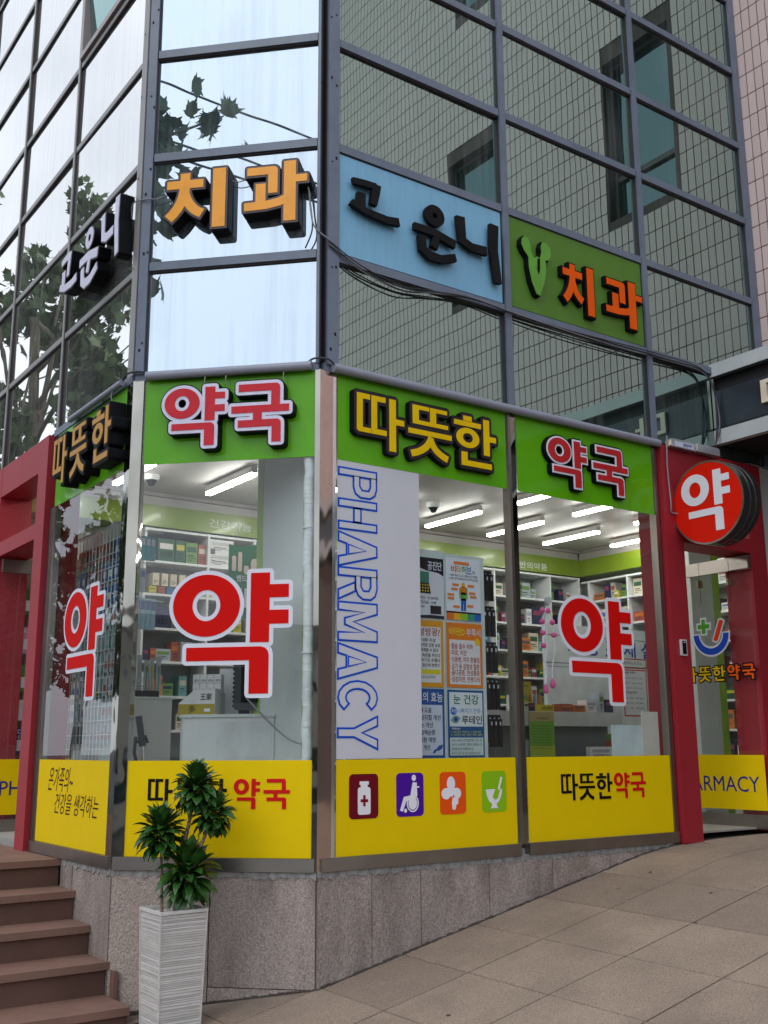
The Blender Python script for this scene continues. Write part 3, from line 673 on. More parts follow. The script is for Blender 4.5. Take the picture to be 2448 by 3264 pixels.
letter3d(sp, CHI, .505, .11, .345, .375, .045, ORA2, BLK, None, bg=.014, lab='orange letter')
letter3d(sp, GWA, .985, .11, .425, .375, .045, ORA2, BLK, None, bg=.014, lab='orange letter')
# big orange letters on the chamfer
sp = fthing('C', 'channel_letter_sign', 'two deep black letters with orange faces on pale glass', 'sign', 0, 0, 3.90)
letter3d(sp, CHI, CW-1.050, .085, .42, .395, .09, ORA, BLK, P('bronze_rim', (.07, .045, .05), .35), rg=.014, bg=.02, gap=.005)
letter3d(sp, GWA, CW-.500, .080, .425, .40, .09, ORA, BLK, MATS['bronze_rim'], rg=.014, bg=.02, gap=.005)
# white brush letters on the side
sp = fthing('L', 'channel_letter_sign', 'deep black letters with white brush faces projecting from the side glass', 'sign', 0, 0, 3.80)
for g, x, w_, z, h in ((GO, -1.30, .37, .155, .34), (UN, -.87, .37, .095, .43), (NI, -.45, .35, .17, .36)):
    b = MB(); letter3d(sp, [sh if sh[0] != 'p' else ('p', [(p[0], p[1]) for p in offset_poly(sh[1], .022)]) for sh in g], x, z, w_, h, .11, WHL, BLK, MATS['bronze_rim'], rg=.008, bg=.012, gap=.02)
# pharmacy name signs
sp = fthing('C', 'channel_letter_sign', 'two red letters with lilac outlines on the green corner band', 'sign', 0, 0, 2.46)
letter3d(sp, YAK, CW-1.0, .028, .40, .385, .075, REDR, BLK, WHL, rg=.022, bg=.03)
letter3d(sp, GUK, CW-.555, .028, .375, .385, .075, REDR, BLK, WHL, rg=.022, bg=.03)
sp = fthing('R', 'channel_letter_sign', 'three yellow letters with thick black bodies above PHARMACY window', 'sign', 0, 0, 2.47)
for g, x, w_ in ((TTA, .245, .375), (TTEUT, .655, .365), (HAN, 1.045, .375)): letter3d(sp, g, x, .03, w_, .355, .045, YELL, BLK, RIM, rg=.020, bg=.026)
sp = fthing('R', 'channel_letter_sign', 'two small red letters with white outlines on the right green band', 'sign', 0, 0, 2.46)
for g, x, w_ in ((YAK, 1.925, .395), (GUK, 2.39, .375)): letter3d(sp, g, x, .03, w_, .355, .045, P('dark_red_face', (.48, .012, .015), .35), BLK, WHT, rg=.014, bg=.026)
sp = fthing('L', 'channel_letter_sign', 'three amber letters with deep black bodies beside the left door frame', 'sign', 0, 0, 2.40)
for g, x, w_ in ((TTA, -1.20, .29), (TTEUT, -.84, .32), (HAN, -.42, .345)): letter3d(sp, g, x, .075, w_, .355, .11, YELO, BLK, BLK, rg=.014, bg=.024, gap=.0)
# tube rail under the curtain wall
for face, u0, u1, lab in (('C', .10, 1.20, 'grey tube along the top of the corner window'), ('R', .07, 3.16, 'long grey tube along the top of the right windows'), ('L', -1.10, -.10, 'grey tube along the top of the narrow side window')):
    t = fthing(face, 'tube_rail', lab, 'tube', 0, 0, 2.985)
    MB().tube([(u0, -.045, 0), (u1, -.045, 0)], .030 if face != 'L' else .022, 14).build('tube', PIPE, t, smooth=True)
    for k in range(int((u1-u0)/.5)+1):
        u = u0+.08+k*.5
        if u < u1: MB().box(u, u+.02, -.02, .0, -.02, .02).build('clip', MUL, t)
# cables
def cable(lab, pts, r=.007, mat=CBL, sag=0):
    P_ = [Vector(p) for p in pts]; out = []
    for i in range(len(P_)-1):
        a = P_[max(i-1, 0)]; b = P_[i]; c_ = P_[i+1]; d = P_[min(i+2, len(P_)-1)]
        for k in range(8):
            t = k/8; out.append(.5*((2*b)+(c_-a)*t+(2*a-5*b+4*c_-d)*t*t+(3*b-a-3*c_+d)*t**3))
    out.append(P_[-1]); return MB().tube(out, r, 6).build('cable', mat, smooth=True, label=lab, cat='cable', group='cables on the facade')
def FP(face, u, v, z):
    (ox, oy), a = FACE[face]; return (ox+u*cos(a)-v*sin(a), oy+u*sin(a)+v*cos(a), z)
for i, (dz, rr, mt) in enumerate(((0, .0055, CBL), (.010, .0045, CBL), (-.010, .0045, CBG), (-.018, .0045, CBL))):
    lab = ['thick black cable running along the transom under the blue sign', 'upper thin black cable under the green sign', 'grey cable following the transom to the canopy', 'lowest sagging black cable below the blue board'][i]
    pts = [FP('R', .04, -.04, 3.84+dz)]+[FP('R', u, -.035-.004*i, z+dz*(1+1.2*sin(u*2+i))) for u, z in ((.3, 3.72), (.62, 3.68-.01*i), (.9, 3.705), (1.25, 3.75), (1.65, 3.735), (2.2, 3.73), (2.8, 3.735), (3.3, 3.74), (3.75, 3.73))]+[FP('R', 3.9, -.05, 3.60+dz), FP('R', 3.90+.02*i, -.06, 3.3), FP('R', 3.86, -.06, 3.07)]
    cable(lab, pts, rr, mt)
cable('grey cable looping down past the orange letters to the corner', [FP('C', CW-.11, -.05, 4.30), FP('C', CW-.075, -.05, 4.20), FP('C', CW-.06, -.05, 4.05), FP('C', CW-.03, -.05, 3.93), FP('R', .06, -.04, 3.85)], .006, CBG)
cable('black cable looping behind the corner mullion', [FP('C', CW-.09, -.04, 4.28), FP('C', CW-.065, -.04, 4.10), FP('C', CW-.05, -.05, 3.92), FP('C', CW-.10, -.03, 3.80)], .005)
cable('thin cable linking the side letters and the orange letters', [FP('L', -.11, -.03, 4.17), FP('L', -.05, -.05, 4.25), FP('C', .03, -.04, 4.25), FP('C', .12, -.03, 4.25), FP('C', .19, -.03, 4.27)], .005, CBG)
cable('short cable between the two orange letters', [FP('C', .60, -.04, 4.35), FP('C', .68, -.03, 4.32), FP('C', .77, -.04, 4.34)], .004, CBG)
cable('cable bundle wrapped round the corner above the tubes', [FP('C', 1.16, -.04, 3.0), FP('C', 1.22, -.05, 3.03), FP('R', .03, -.05, 3.03), FP('R', .09, -.045, 2.99)], .007)
cable('cable bundle wrapped round the left corner post', [FP('L', -.12, -.04, 3.0), FP('L', -.02, -.045, 3.02), FP('C', .04, -.045, 3.02), FP('C', .12, -.045, 3.0)], .007)
cable('grey cable hanging down the red door post', [FP('R', 3.22, -.08, 3.05), FP('R', 3.215, -.07, 2.8), FP('R', 3.23, -.07, 2.5), FP('R', 3.24, -.06, 2.43), FP('R', 3.32, -.08, 2.42)], .006, CBG)
cable('grey cable down the outer edge of the left door frame', [FP('L', -2.98, -.06, 2.98), FP('L', -3.02, -.06, 2.8), FP('L', -3.02, -.05, 2.0)], .006, CBG)
for i, (u0, u1, z, lab) in enumerate(((3.25, 3.54, 2.995, 'silver lamp driver with 300W label on the red frame'), (3.57, 3.85, 3.0, 'dull silver lamp driver beside the canopy'))):
    t = fthing('R', 'power_supply', lab, 'power supply', u0, -.06, z)
    MB().box(0, u1-u0, -.045, .02, -.03, .03).box(.008, u1-u0-.008, -.038, .01, .0302, .04).build('case', P('zinc_case', (.5, .5, .52), .35, .1, metal=.6), t)
    MB().box(-.012, -.001, -.04, .01, -.022, .022).build('end_cap', CREAM, t)
    if i == 0:
        MB().box(.03, .26, -.0465, -.0455, -.022, .02).build('type_label', FLAT('label', (200, 205, 225)), t); text(t, '300W', .13, .24, -.012, .012, INK, -.048, .02)
# hooks above the corner letters
for k, (face, u) in enumerate((('C', .50), ('C', .64), ('C', 1.02), ('L', -.25))):
    MB().tube([FP(face, u, -.05, 2.97), FP(face, u, -.06, 2.93), FP(face, u, -.05, 2.885)], .004, 5).build('hanging_hook', STEELB, label=['thin wire hook above the left red corner letter', 'thin wire hook between the two red corner letters', 'thin wire hook above the right red corner letter', 'thin wire hook above the amber side letters'][k], cat='hook', group='wire hooks under the tubes')
# rivet holes in the slate posts
holes = MB(); rg = random.Random(5)
for face, u in (('C', .03), ('C', .055), ('R', .06), ('R', .10), ('L', -.04)):
    (ox, oy), a = FACE[face]
    for k in range(9):
        z = 3.15+k*.62+rg.uniform(-.1, .1)
        x, y_, _ = FP(face, u+rg.uniform(-.008, .008), -.0275, 0)
        holes.obox((x, y_, z-3), (cos(a)*.006, sin(a)*.006, 0), (-sin(a)*.001, cos(a)*.001, 0), (0, 0, rg.uniform(.004, .011)))
holes.build('paint_chips', BLK, up, kind='stuff')

t = fthing('L', 'side_wall', 'plain stone faced ground floor wall beyond the left door frame', 'wall', -3.0, 0, 0)
for k in range(6): MB().box(-.97*(k+1)+.004, -.97*k-.004, .0, .20, -.09, 2.95).build('stone_panel', GRAN, t)
MB().box(-5.82, 0, .02, .25, -1.0, 3.0).build('backing', CONC, t)
# ================================================================== ROUND SIGN
rs = thing('round_sign', 'round red pharmacy sign with one white letter projecting from the wall', 'sign', (3.30, -.36, 2.46), -pi/2)
MB().disc(0, 0, .335, .325, 0, .21, 64).build('drum', P('black_gloss_band', (.03, .03, .033), .12, .1, metal=.3, bump=.3, bscale=7), rs, smooth=True)
for y_ in (.0, .085, .15): MB().ring(0, 0, .338, .328, .325, .315, y_-.004, y_+.004, 64).build('steel_ring', STEELB, rs, smooth=True)
MB().disc(0, 0, .324, .314, -.003, 0, 64).build('red_face', P('red_sign_face', (.68, .012, .003), .5, .03, spec=.12), rs)
b = MB(); glyph(b, YAK, -.235, -.235, .455, .475, 0, -.006, -.0035, .0001); b.build('white_letter', WHT, rs)
MB().box(-.44, -.30, .03, .10, -.145, .105).build('bracket_plate', BLK, rs); [MB().box(-.36, -.30, .04, .07, z_, z_+.03).build('bracket_arm', STEELB, rs) for z_ in (.09, -.17)]

# ================================================================== TILED BUILDING AND CANOPY
tb = fthing('T', 'tiled_building', 'pink tiled building with tall windows at the right edge and in the mirror glass', 'building')
WINS = [(.77, 1.65, 6.1, 8.03), (3.40, 4.28, 6.1, 8.05), (.77, 1.65, 10.2, 12.1), (3.40, 4.28, 10.2, 12.1)]
PY, PZ = .0872, .2245
b = MB(); us = sorted({-.02, 9.0}|{w_[0] for w_ in WINS}|{w_[1] for w_ in WINS}); zs = sorted({3.0, 14.5}|{w_[2] for w_ in WINS}|{w_[3] for w_ in WINS})
for i in range(len(us)-1):
    for k in range(len(zs)-1):
        cu, cz_ = (us[i]+us[i+1])/2, (zs[k]+zs[k+1])/2
        if any(w_[0] < cu < w_[1] and w_[2] < cz_ < w_[3] for w_ in WINS): continue
        b.box(us[i], us[i+1], .006, .25, zs[k], zs[k+1])
b.build('wall', GRT, tb)
MB().box(-.02, 9, .26, 4, 3.0, 14.5).build('building_core', DARK, tb)
tm = MB().box(.0052, PY-.0052, -.004, .008, .0052, PZ-.0052).mesh('tile', TIL); tm2 = MB().box(.0052, PY-.0052, -.004, .008, .0052, PZ-.0052).mesh('tile', P('pink_tile_light', (.65, .52, .50), .42, .05, scale=3))
far = MB(); cnt = 0
for i in range(0, 100):
    u = .012+i*PY
    for k in range(0, 48):
        z = 3.75+k*PZ
        if any(w_[0]-.09 < u+.045 < w_[1]+.0 and w_[2]-.1 < z+.11 < w_[3]+.1 for w_ in WINS): continue
        if u+PY > 9: continue
        if u < .60 and z < 9.0:
            put('tile', random.choice((tm, tm, tm2)), tb, loc=(u, 0, z)); cnt += 1
        else: far.box(u+.0058, u+PY-.0058, -.004, .008, z+.0058, z+PZ-.0058)
far.build('far_tiles', TIL, tb, kind='stuff')
for (u0, u1, z0, z1) in WINS:
    f = MB().box(u0, u0+.05, .10, .20, z0, z1).box(u1-.05, u1, .10, .20, z0, z1).box(u0+.05, u1-.05, .10, .20, z0, z0+.05).box(u0+.05, u1-.05, .10, .20, z1-.05, z1).box(u0+.05, u1-.05, .11, .19, z0+.48, z0+.54).build('window', P('dark_window_frame', (.06, .045, .045), .5), tb)
    MB().add([(u0+.05, .15, z0+.05), (u1-.05, .15, z0+.05), (u1-.05, .15, z1-.05), (u0+.05, .15, z1-.05)], [(0, 1, 2, 3)]).build('pane', DKW, f)
MB().box(.02, 9, .02, .25, -.6, 3.0).build('ground_floor_wall', P('brown_wall', (.10, .085, .075), .7), tb)
cp = fthing('N', 'canopy', 'black and silver trimmed canopy of the neighbouring entrance', 'canopy', 0, 0, 3.11)
MB().box(.0, 7, .06, .75, .01, .70).build('canopy_box', DARK, cp)
MB().box(-.01, 7, -.01, .06, .60, .715).build('upper_trim', ALU, cp); MB().box(-.01, 7, -.005, .06, -.0, .125).build('lower_trim', ALU, cp)
MB().box(-.0, 7, .002, .059, .126, .145).box(-.0, 7, .002, .059, .584, .599).build('shadow_gap', DARK, cp)
MB().box(-.005, .02, .0, .05, .146, .583).build('end_strip', STEELB, cp)
sp = fthing('N', 'sign_board', 'navy sign board with cream lettering on the canopy', 'sign', 0, 0, 3.25)
MB().box(.021, 6.9, .010, .05, .007, .332).build('board', NAVY, sp)
for k, g in enumerate((DA,)):
    b = MB(); glyph(b, g, .485+k*.50, .05, .34, .24, .0, -.02, .009); b.build('cream_letter', CREAM, sp)

# ================================================================== PLANTER AND PLANT
pl = thing('planter', 'tall square white planter with horizontal ribs on a black tray', 'planter', (-.76, .26, gz(-.76, .26)+.030))
H = .60; tw, bw = .134, .118
def hw(z): return bw+(tw-bw)*z/H
b = MB(); z = .0; rg = random.Random(11)
rings = []
while z < H-.02:
    h = rg.choice((.006, .008, .010, .013)); rings.append((z, min(z+h, H-.016))); z += h+.0032
core = MB(); a0, a1 = hw(0)-.004, hw(H)-.004
core.add([(sx*a0, sy*a0, 0) for sx, sy in ((-1, -1), (1, -1), (1, 1), (-1, 1))]+[(sx*a1, sy*a1, H-.03) for sx, sy in ((-1, -1), (1, -1), (1, 1), (-1, 1))], [(3, 2, 1, 0), (0, 1, 5, 4), (1, 2, 6, 5), (2, 3, 7, 6), (3, 0, 4, 7)]).build('core', PLTC, pl)
for z0, z1 in rings:
    p, q = hw(z0)+rg.uniform(-.001, .001), hw(z1)+rg.uniform(-.001, .001)
    b.add([(sx*p, sy*p, z0) for sx, sy in ((-1, -1), (1, -1), (1, 1), (-1, 1))]+[(sx*q, sy*q, z1) for sx, sy in ((-1, -1), (1, -1), (1, 1), (-1, 1))], [(3, 2, 1, 0), (4, 5, 6, 7), (0, 1, 5, 4), (1, 2, 6, 5), (2, 3, 7, 6), (3, 0, 4, 7)])
b.build('ribs', PLT, pl, kind='stuff')
b = MB()
for sx, sy in ((-1, -1), (1, -1), (1, 1), (-1, 1)):
    a0, a1 = hw(0)+.0015, hw(H)+.0015; b.obox((sx*(a0+a1)/2, sy*(a0+a1)/2, H/2-.008), (.004, 0, 0), (0, .004, 0), (sx*(a1-a0)/2, sy*(a1-a0)/2, H/2-.008))
b.build('corner_beads', PLT, pl)
b = MB(); t_ = .141
b.box(-t_, t_, -t_, -t_+.018, H-.016, H).box(-t_, t_, t_-.018, t_, H-.016, H).box(-t_, -t_+.018, -t_+.018, t_-.018, H-.016, H).box(t_-.018, t_, -t_+.018, t_-.018, H-.016, H); b.build('rim', PLT, pl)
MB().box(-.127, .127, -.127, .127, H-.05, H-.028).build('soil', SOIL, pl)
tr = thing('plant_tray', 'black plastic tray under the white planter', 'tray', (-.76, .26, gz(-.76, .26)+.003))
MB().box(-.150, .150, -.150, .150, -.06, .008).box(-.16, -.150, -.16, .16, .0, .025).box(.150, .16, -.16, .16, .0, .025).box(-.150, .150, -.16, -.150, .0, .025).box(-.150, .150, .150, .16, .0, .025).build('dish', TRAY, tr)
dz0 = gz(-.76, .26)+.030+H-.03
dp = thing('potted_plant', 'bushy dracaena with four dark green leaf heads growing in the planter', 'plant', (-.76, .26, dz0))
def leafmesh(L, W_, droop, mat, nm='leaf'):
    n = 6; vs = []; fs = []
    for i in range(n+1):
        t = i/n; wd = W_*(.60+.85*t-1.43*t**3.4)*(1 if i < n else .02)
        x = L*t; zz = L*(.10*t-droop*t*t*t); xx = x*(1-.25*droop*t)
        vs += [(xx, -wd, zz+wd*.35), (xx, 0, zz), (xx, wd, zz+wd*.35)]
    for i in range(n):
        a = 3*i; fs += [(a, a+1, a+4, a+3), (a+1, a+2, a+5, a+4)]
    me = MB().add(vs, fs).mesh(nm, mat)
    for p in me.polygons: p.use_smooth = True
    return me
LM = [leafmesh(.135, .0295, d, m_) for d, m_ in ((.05, LEAF2), (.22, LEAF), (.5, LEAF), (.35, LEAF), (.15, LEAF2))]
heads = [((.085, -.06, .67), .095, 78, 1.0), ((.165, -.12, .53), .088, 64, .9), ((-.07, .05, .43), .10, 76, 1.02), ((.055, -.045, .21), .12, 78, 1.22)]
def q3(a, b, c, n=8): return [tuple((1-t)**2*Vector(a)+2*t*(1-t)*Vector(b)+t*t*Vector(c)) for t in [i/n for i in range(n+1)]]
for pts, r in ((q3((.02, .03, 0), (.03, .0, .3), (.085, -.06, .66)), .012), (q3((.04, -.02, .08), (.09, -.06, .28), (.165, -.12, .52)), .011), (q3((-.06, .02, 0), (-.065, .03, .2), (-.07, .05, .42)), .009), (q3((.03, -.03, 0), (.04, -.04, .06), (.055, -.045, .2)), .012)):
    MB().tube(pts, r, 9, taper=.8).build('stem', STEM, dp, smooth=True)
rg = random.Random(21); inner = MB()
for (hx, hy, hz), R_, n, sc in heads:
    for i in range(n+130):
        ins = i >= n; t = (i+.5)/n if not ins else rg.random()
        el = math.asin(max(-1, min(1, .97-1.5*t)))+rad(rg.uniform(-12, 12)); az = i*2.39996+rg.uniform(-.25, .25)
        hh = .085*(1-2*t)*sc; r0 = .042*sc*math.sqrt(max(0, 1-(2*t-1)**2))*(1 if not ins else .3)
        s = sc*rg.uniform(.78, 1.06)*(.70+.5*t if t < .5 else .95)*(1 if not ins else .8)
        me = LM[rg.choice((0, 4, 1)) if t < .35 else rg.choice((1, 2, 3, 3))]
        lc = (hx+cos(az)*r0, hy+sin(az)*r0, hz+hh); ro = (rg.uniform(-.4, .4), -el, az); sl_ = (s, s*rg.uniform(.9, 1.3), s)
        if not ins: put('leaf', me, dp, loc=lc, rot=ro, scale=sl_)
        else:
            M_ = Matrix.Translation(lc) @ Matrix.Rotation(az, 4, 'Z') @ Matrix.Rotation(-el, 4, 'Y') @ Matrix.Diagonal((s, s, s, 1))
            inner.add([M_ @ v.co for v in me.vertices], [tuple(p.vertices) for p in me.polygons])
inner.build('inner_leaves', LEAF, dp, kind='stuff')

# ================================================================== INTERIOR
room = thing('shop_interior', 'white pharmacy room with lime green band seen through the windows', 'room', (0, 0, 0))
MB().plan([(.05, .06), (6.65, .06), (6.65, 4.25), (-.82, 4.25), (-.82, .93)], -.034, -.02).build('floor', FLO, room)
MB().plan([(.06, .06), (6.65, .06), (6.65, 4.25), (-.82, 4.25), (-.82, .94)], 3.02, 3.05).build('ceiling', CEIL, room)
MB().box(-.85, 6.7, 4.21, 4.26, -.02, 3.02).box(6.62, 6.7, .05, 4.209, -.02, 3.02).build('wall', PLAS, room)
MB().box(4.47, 6.62, .03, .08, -.02, 3.02).build('side_wall', PLAS, room)
MB().box(-.84, 6.28, 3.90, 4.209, 2.69, 2.90).build('green_band', LIME, room); MB().box(6.281, 6.61, .3, 4.2, 2.69, 2.90).build('green_band', LIME, room)
MB().box(-.84, 6.28, 3.93, 4.209, 2.9005, 3.019).box(6.30, 6.61, .3, 3.929, 2.9005, 3.019).build('bulkhead', CEIL, room)
MB().box(-.84, 6.3, 3.885, 3.93, 2.985, 3.0185).box(6.27, 6.30, .3, 3.884, 2.985, 3.0185).build('ceiling_moulding', P('moulding', (.30, .27, .25), .6), room)
text(room, '건강기능', 1.15, 1.62, 2.745, 2.83, WHITE, 3.895, .006); text(room, '일반의약품', 5.14, 5.705, 2.715, 2.80, WHITE, 3.895, .006)
# lamps
for k, (x, y0, y1, lab) in enumerate(((.86, 2.45, 3.34, 'bright ceiling tube behind the corner window'), (.0, 2.6, 3.45, 'bright ceiling tube nearest the side window'), (3.47, 2.52, 3.40, 'bright ceiling tube left of the window post'), (4.35, 2.54, 3.41, 'bright ceiling tube crossing behind the window post'), (5.23, 2.58, 3.44, 'longest looking bright ceiling tube in the right window'), (4.37, 1.30, 2.10, 'bright ceiling tube just under the right green band'), (3.53, 1.15, 2.03, 'bright ceiling tube half hidden by the green band'), (1.75, 2.52, 3.40, 'ceiling tube hidden behind the white column'), (5.23, 1.2, 2.05, 'ceiling tube seen through the right door'), (6.0, 2.3, 3.1, 'ceiling tube at the far right of the shop'), (2.6, 2.52, 3.4, 'ceiling tube above the posters'))):
    t = thing('ceiling_light', lab, 'ceiling light', (x, y0, 2.93), 0, 'tube lamps on the shop ceiling')
    MB().box(-.03, .03, 0, y1-y0, .015, .07).build('housing', CEIL, t)
    MB().box(-.026, .026, .004, y1-y0-.004, -.012, .0148).build('lit_tube', LED, t)
for x, y_, lab in ((.28, 3.30, 'white dome camera on the ceiling behind the corner window'), (3.07, 2.77, 'white dome camera on the ceiling behind the right window')):
    t = thing('dome_camera', lab, 'camera', (x, y_, 3.0))
    MB().tube([(0, 0, .02), (0, 0, -.03)], .07, 18).build('case', WHITE, t, smooth=True); MB().tube([(0, 0, -.031), (0, 0, -.05), (0, 0, -.075)], .05, 14, taper=.5).build('dome', BLK, t, smooth=True)
# wall shelving with goods
LV = [.14, .47, .79, 1.10, 1.42, 1.73, 2.05, 2.365]
PAL = [(200, 200, 198), (225, 222, 215), (30, 90, 60), (110, 150, 70), (170, 80, 60), (60, 110, 170), (200, 190, 60), (40, 45, 80), (210, 120, 50), (120, 170, 170), (235, 235, 235), (150, 60, 90), (90, 90, 95), (215, 205, 180), (175, 185, 195)]
CN = ['pale grey', 'off white', 'dark green', 'light green', 'brick red', 'blue', 'yellow', 'navy', 'orange', 'teal', 'white', 'plum', 'grey', 'cream', 'silver']
PM = [P('carton_'+n.replace(' ', '_'), tuple(.8*v for v in lin(c)), .45, .1) for n, c in zip(CN, PAL)]
_bxm = {}; GREY0 = FLAT('small_print', (60, 60, 66))
def carton(parent_frame, x, y_, z, w_, d, h, ci, lab, band=True, grp='boxed products on the wall shelves', txt=None, rz=0., bc=None):
    o = thing('product_box', lab, 'box', (x, y_, z), rz, grp)
    k = (round(w_, 3), round(d, 3), round(h, 3), ci)
    if k not in _bxm: _bxm[k] = MB().box(0, w_, 0, d, 0, h).mesh('carton', PM[ci])
    put('carton', _bxm[k], o)
    if band:
        bc = bc if bc is not None else (ci+4) % len(PM)
        MB().box(w_*.1, w_*.9, -.0015, -.0003, h*.55, h*.8).build('printed_band', PM[bc], o)
    if w_ > .05 and not txt: MB().box(w_*.15, w_*.7, -.0014, -.0003, h*.36, h*.41).box(w_*.15, w_*.85, -.0014, -.0003, h*.26, h*.29).box(w_*.15, w_*.5, -.0014, -.0003, h*.16, h*.19).build('small_print', GREY0, o)
    if txt: text(o, txt, w_*.12, w_*.88, h*.2, h*.45, INK, -.002, .01)
    return o
sh = thing('wall_shelf', 'tall white wall shelf along the back of the shop', 'shelf', (0, 3.9, 0))
for z in LV+[2.672]: MB().box(.50, 6.27, 0.0, .30, z-.022, z).build('shelf_board', WHITE, sh)
dv = [.50, 1.156, 1.66, 2.2, 2.75, 3.3, 3.85, 4.38, 4.85, 5.24, 5.75, 6.25]
for x in dv: MB().box(x-.011, x+.011, -.004, .301, 0, 2.674).build('divider', WHITE, sh)
MB().box(.5, 6.27, .302, .308, 0, 2.67).build('back_panel', P('shelf_back', (.30, .31, .29), .6), sh)
sh2 = thing('wall_shelf', 'white wall shelf along the right wall of the shop', 'shelf', (6.27, 0, 0))
for z in LV+[2.62]: MB().box(0.0, .30, .55, 3.88, z-.022, z).build('shelf_board', WHITE, sh2)
dv2 = [.56, 1.05, 1.57, 2.09, 2.62, 3.13, 3.76]
for y_ in dv2: MB().box(-.004, .301, y_-.011, y_+.011, 0, 2.62).build('divider', WHITE, sh2)
MB().box(.302, .308, .55, 3.88, 0, 2.62).build('back_panel', MATS['shelf_back'], sh2)
rg = random.Random(99); pos = ['lowest', 'second', 'third', 'fourth', 'fifth', 'sixth', 'seventh', 'top']
for bi in range(len(dv)-1):
    if 2 <= bi <= 4: continue
    for li, z in enumerate(LV):
        if bi == 0 and li >= 5: continue
        if li < 2 and bi < 5: continue
        x = dv[bi]+.03; pc = 'the left divider'
        while x < dv[bi+1]-.08:
            w_ = rg.choice((.06, .08, .11, .15)); h = rg.choice((.09, .12, .15, .19, .22)); ci = rg.randrange(len(PM))
            if x+w_ > dv[bi+1]-.015: break
            n = rg.choice((1, 1, 2, 3)) if w_ < .1 else 1
            carton(None, x, 3.93+rg.uniform(0, .05), z+.0005, w_, .16, h, ci, '%s carton beside %s, %s back board, %s' % (CN[ci], pc, pos[li], ('corner window' if bi < 2 else 'right window'))); pc = ('an %s one' if CN[ci][0] == 'o' else 'a %s one') % CN[ci]
            x += w_+rg.choice((.006, .02, .06))
for bi in range(len(dv2)-1):
    for li, z in enumerate(LV):
        y_ = dv2[bi+1]-.03; pc = 'the left divider'
        while y_ > dv2[bi]+.12:
            w_ = rg.choice((.07, .10, .14, .17)); h = rg.choice((.09, .12, .15, .2)); ci = rg.randrange(len(PM))
            if y_-w_ < dv2[bi]+.015: break
            carton(None, 6.30+rg.uniform(0, .04), y_, z+.0005, w_, .16, h, ci, '%s carton beside %s, %s board, right wall' % (CN[ci], pc, pos[li]), rz=-pi/2); pc = ('an %s one' if CN[ci][0] == 'o' else 'a %s one') % CN[ci]
            y_ -= w_+rg.choice((.006, .03, .09))
# recognisable goods behind the corner window (top three boards)
def cbx(x, z, w_, h, ci, lab, **k): carton(None, x, 3.93, z+.0005, w_, .18, h, ci, lab, **k)
cbx(.57, 2.365, .05, .07, 4, 'small orange carton left on the top board'); cbx(.64, 2.365, .17, .22, 2, 'large dark green carton on the top board', txt='건강', bc=1)
cbx(.82, 2.365, .10, .22, 2, 'narrow dark green carton on the top board'); cbx(.93, 2.365, .12, .21, 3, 'light green carton on the top board', bc=2)
cbx(1.06, 2.365, .08, .20, 4, 'salmon carton at the end of the top board', bc=13)
cbx(1.18, 2.365, .26, .14, 10, 'lower long white carton on the top board', bc=0); cbx(1.18, 2.506, .26, .13, 10, 'upper long white carton on the top board', bc=0)
for k in range(4): cbx(.60+k*.09, 2.13, .065, .12, 13, ['leftmost', 'second', 'third', 'rightmost'][k]+' pale carton in the row of four on the second board', band=False)
for k, ci in enumerate((6, 4, 5, 8)):
    cbx(.57+k*.088, 2.05, .07, .035, ci, 'flat %s carton, lower of a pair on the second board' % CN[ci], band=False); cbx(.57+k*.088, 2.086, .07, .035, ci, 'flat %s carton, upper of a pair on the second board' % CN[ci], band=False)
cbx(.64, 1.73, .15, .20, 7, 'black fronted carton on the third board', txt='프로스', bc=7); cbx(.80, 1.73, .15, .10, 12, 'low dark carton on the third board')
# plaster display board
t = thing('display_board', 'tall green display board with plaster packets behind the corner window', 'display board', (.92, 3.0, 1.75), 0)
MB().prism([(0, 0), (.42, 0), (.42, .60), (.36, .66), (.25, .68), (.12, .65), (0, .66)], 0, .01).build('board', FLAT('display_green', (15, 105, 60)), t)
for k in range(3): MB().box(.03+k*.13, .13+k*.13, -.004, -.001, .10, .27).build('packet', WHT, t)
MB().prism(rround(.03, .42, .07, .56, .015), -.003, -.0005).prism(rround(.09, .42, .13, .60, .018), -.003, -.0005).prism(rround(.15, .40, .20, .48, .02), -.003, -.0005).prism(rround(.22, .42, .31, .55, .04), -.003, -.0005).prism(rround(.33, .42, .39, .55, .025), -.003, -.0005).build('plaster_shapes', FLAT('pinkish', (215, 200, 190)), t)
text(t, '밴드 플러스', .08, .36, .33, .39, WHT, -.0025, .01)
# partition next to the corner post
t = thing('partition', 'white partition board with lime green edges beside the corner post', 'partition', (.05, .10, -.02))
MB().box(0, .03, .165, .70, 0, 3.03).build('board', PLAS, t)
MB().box(-.003, .033, .70, .78, 0, 3.03).box(-.004, .034, .108, .165, 0, 2.2).build('green_edge', LIMEW, t)
t = thing('rolled_blind', 'crumpled white rolled sheet standing beside the corner post', 'roll', (-.02, .085, .0))
b = MB(); rr = random.Random(4); pth = [(rr.uniform(-.005, .005), rr.uniform(-.005, .005), z) for z in fr(-.02, 2.9, 40)]
b.tube(pth, .036, 12).build('roll', P('crumpled_sheet', (.72, .76, .74), .5, .05, bump=.8, bscale=14, stretch=(1, 1, 3)), t, smooth=True)
MB().tube([(0, 0, 1.95), (0, 0, 1.96)], .041, 12).build('tie', WHT, t); MB().tube([(0, 0, 1.18), (0, 0, 1.19)], .041, 12).build('tie', WHT, t)
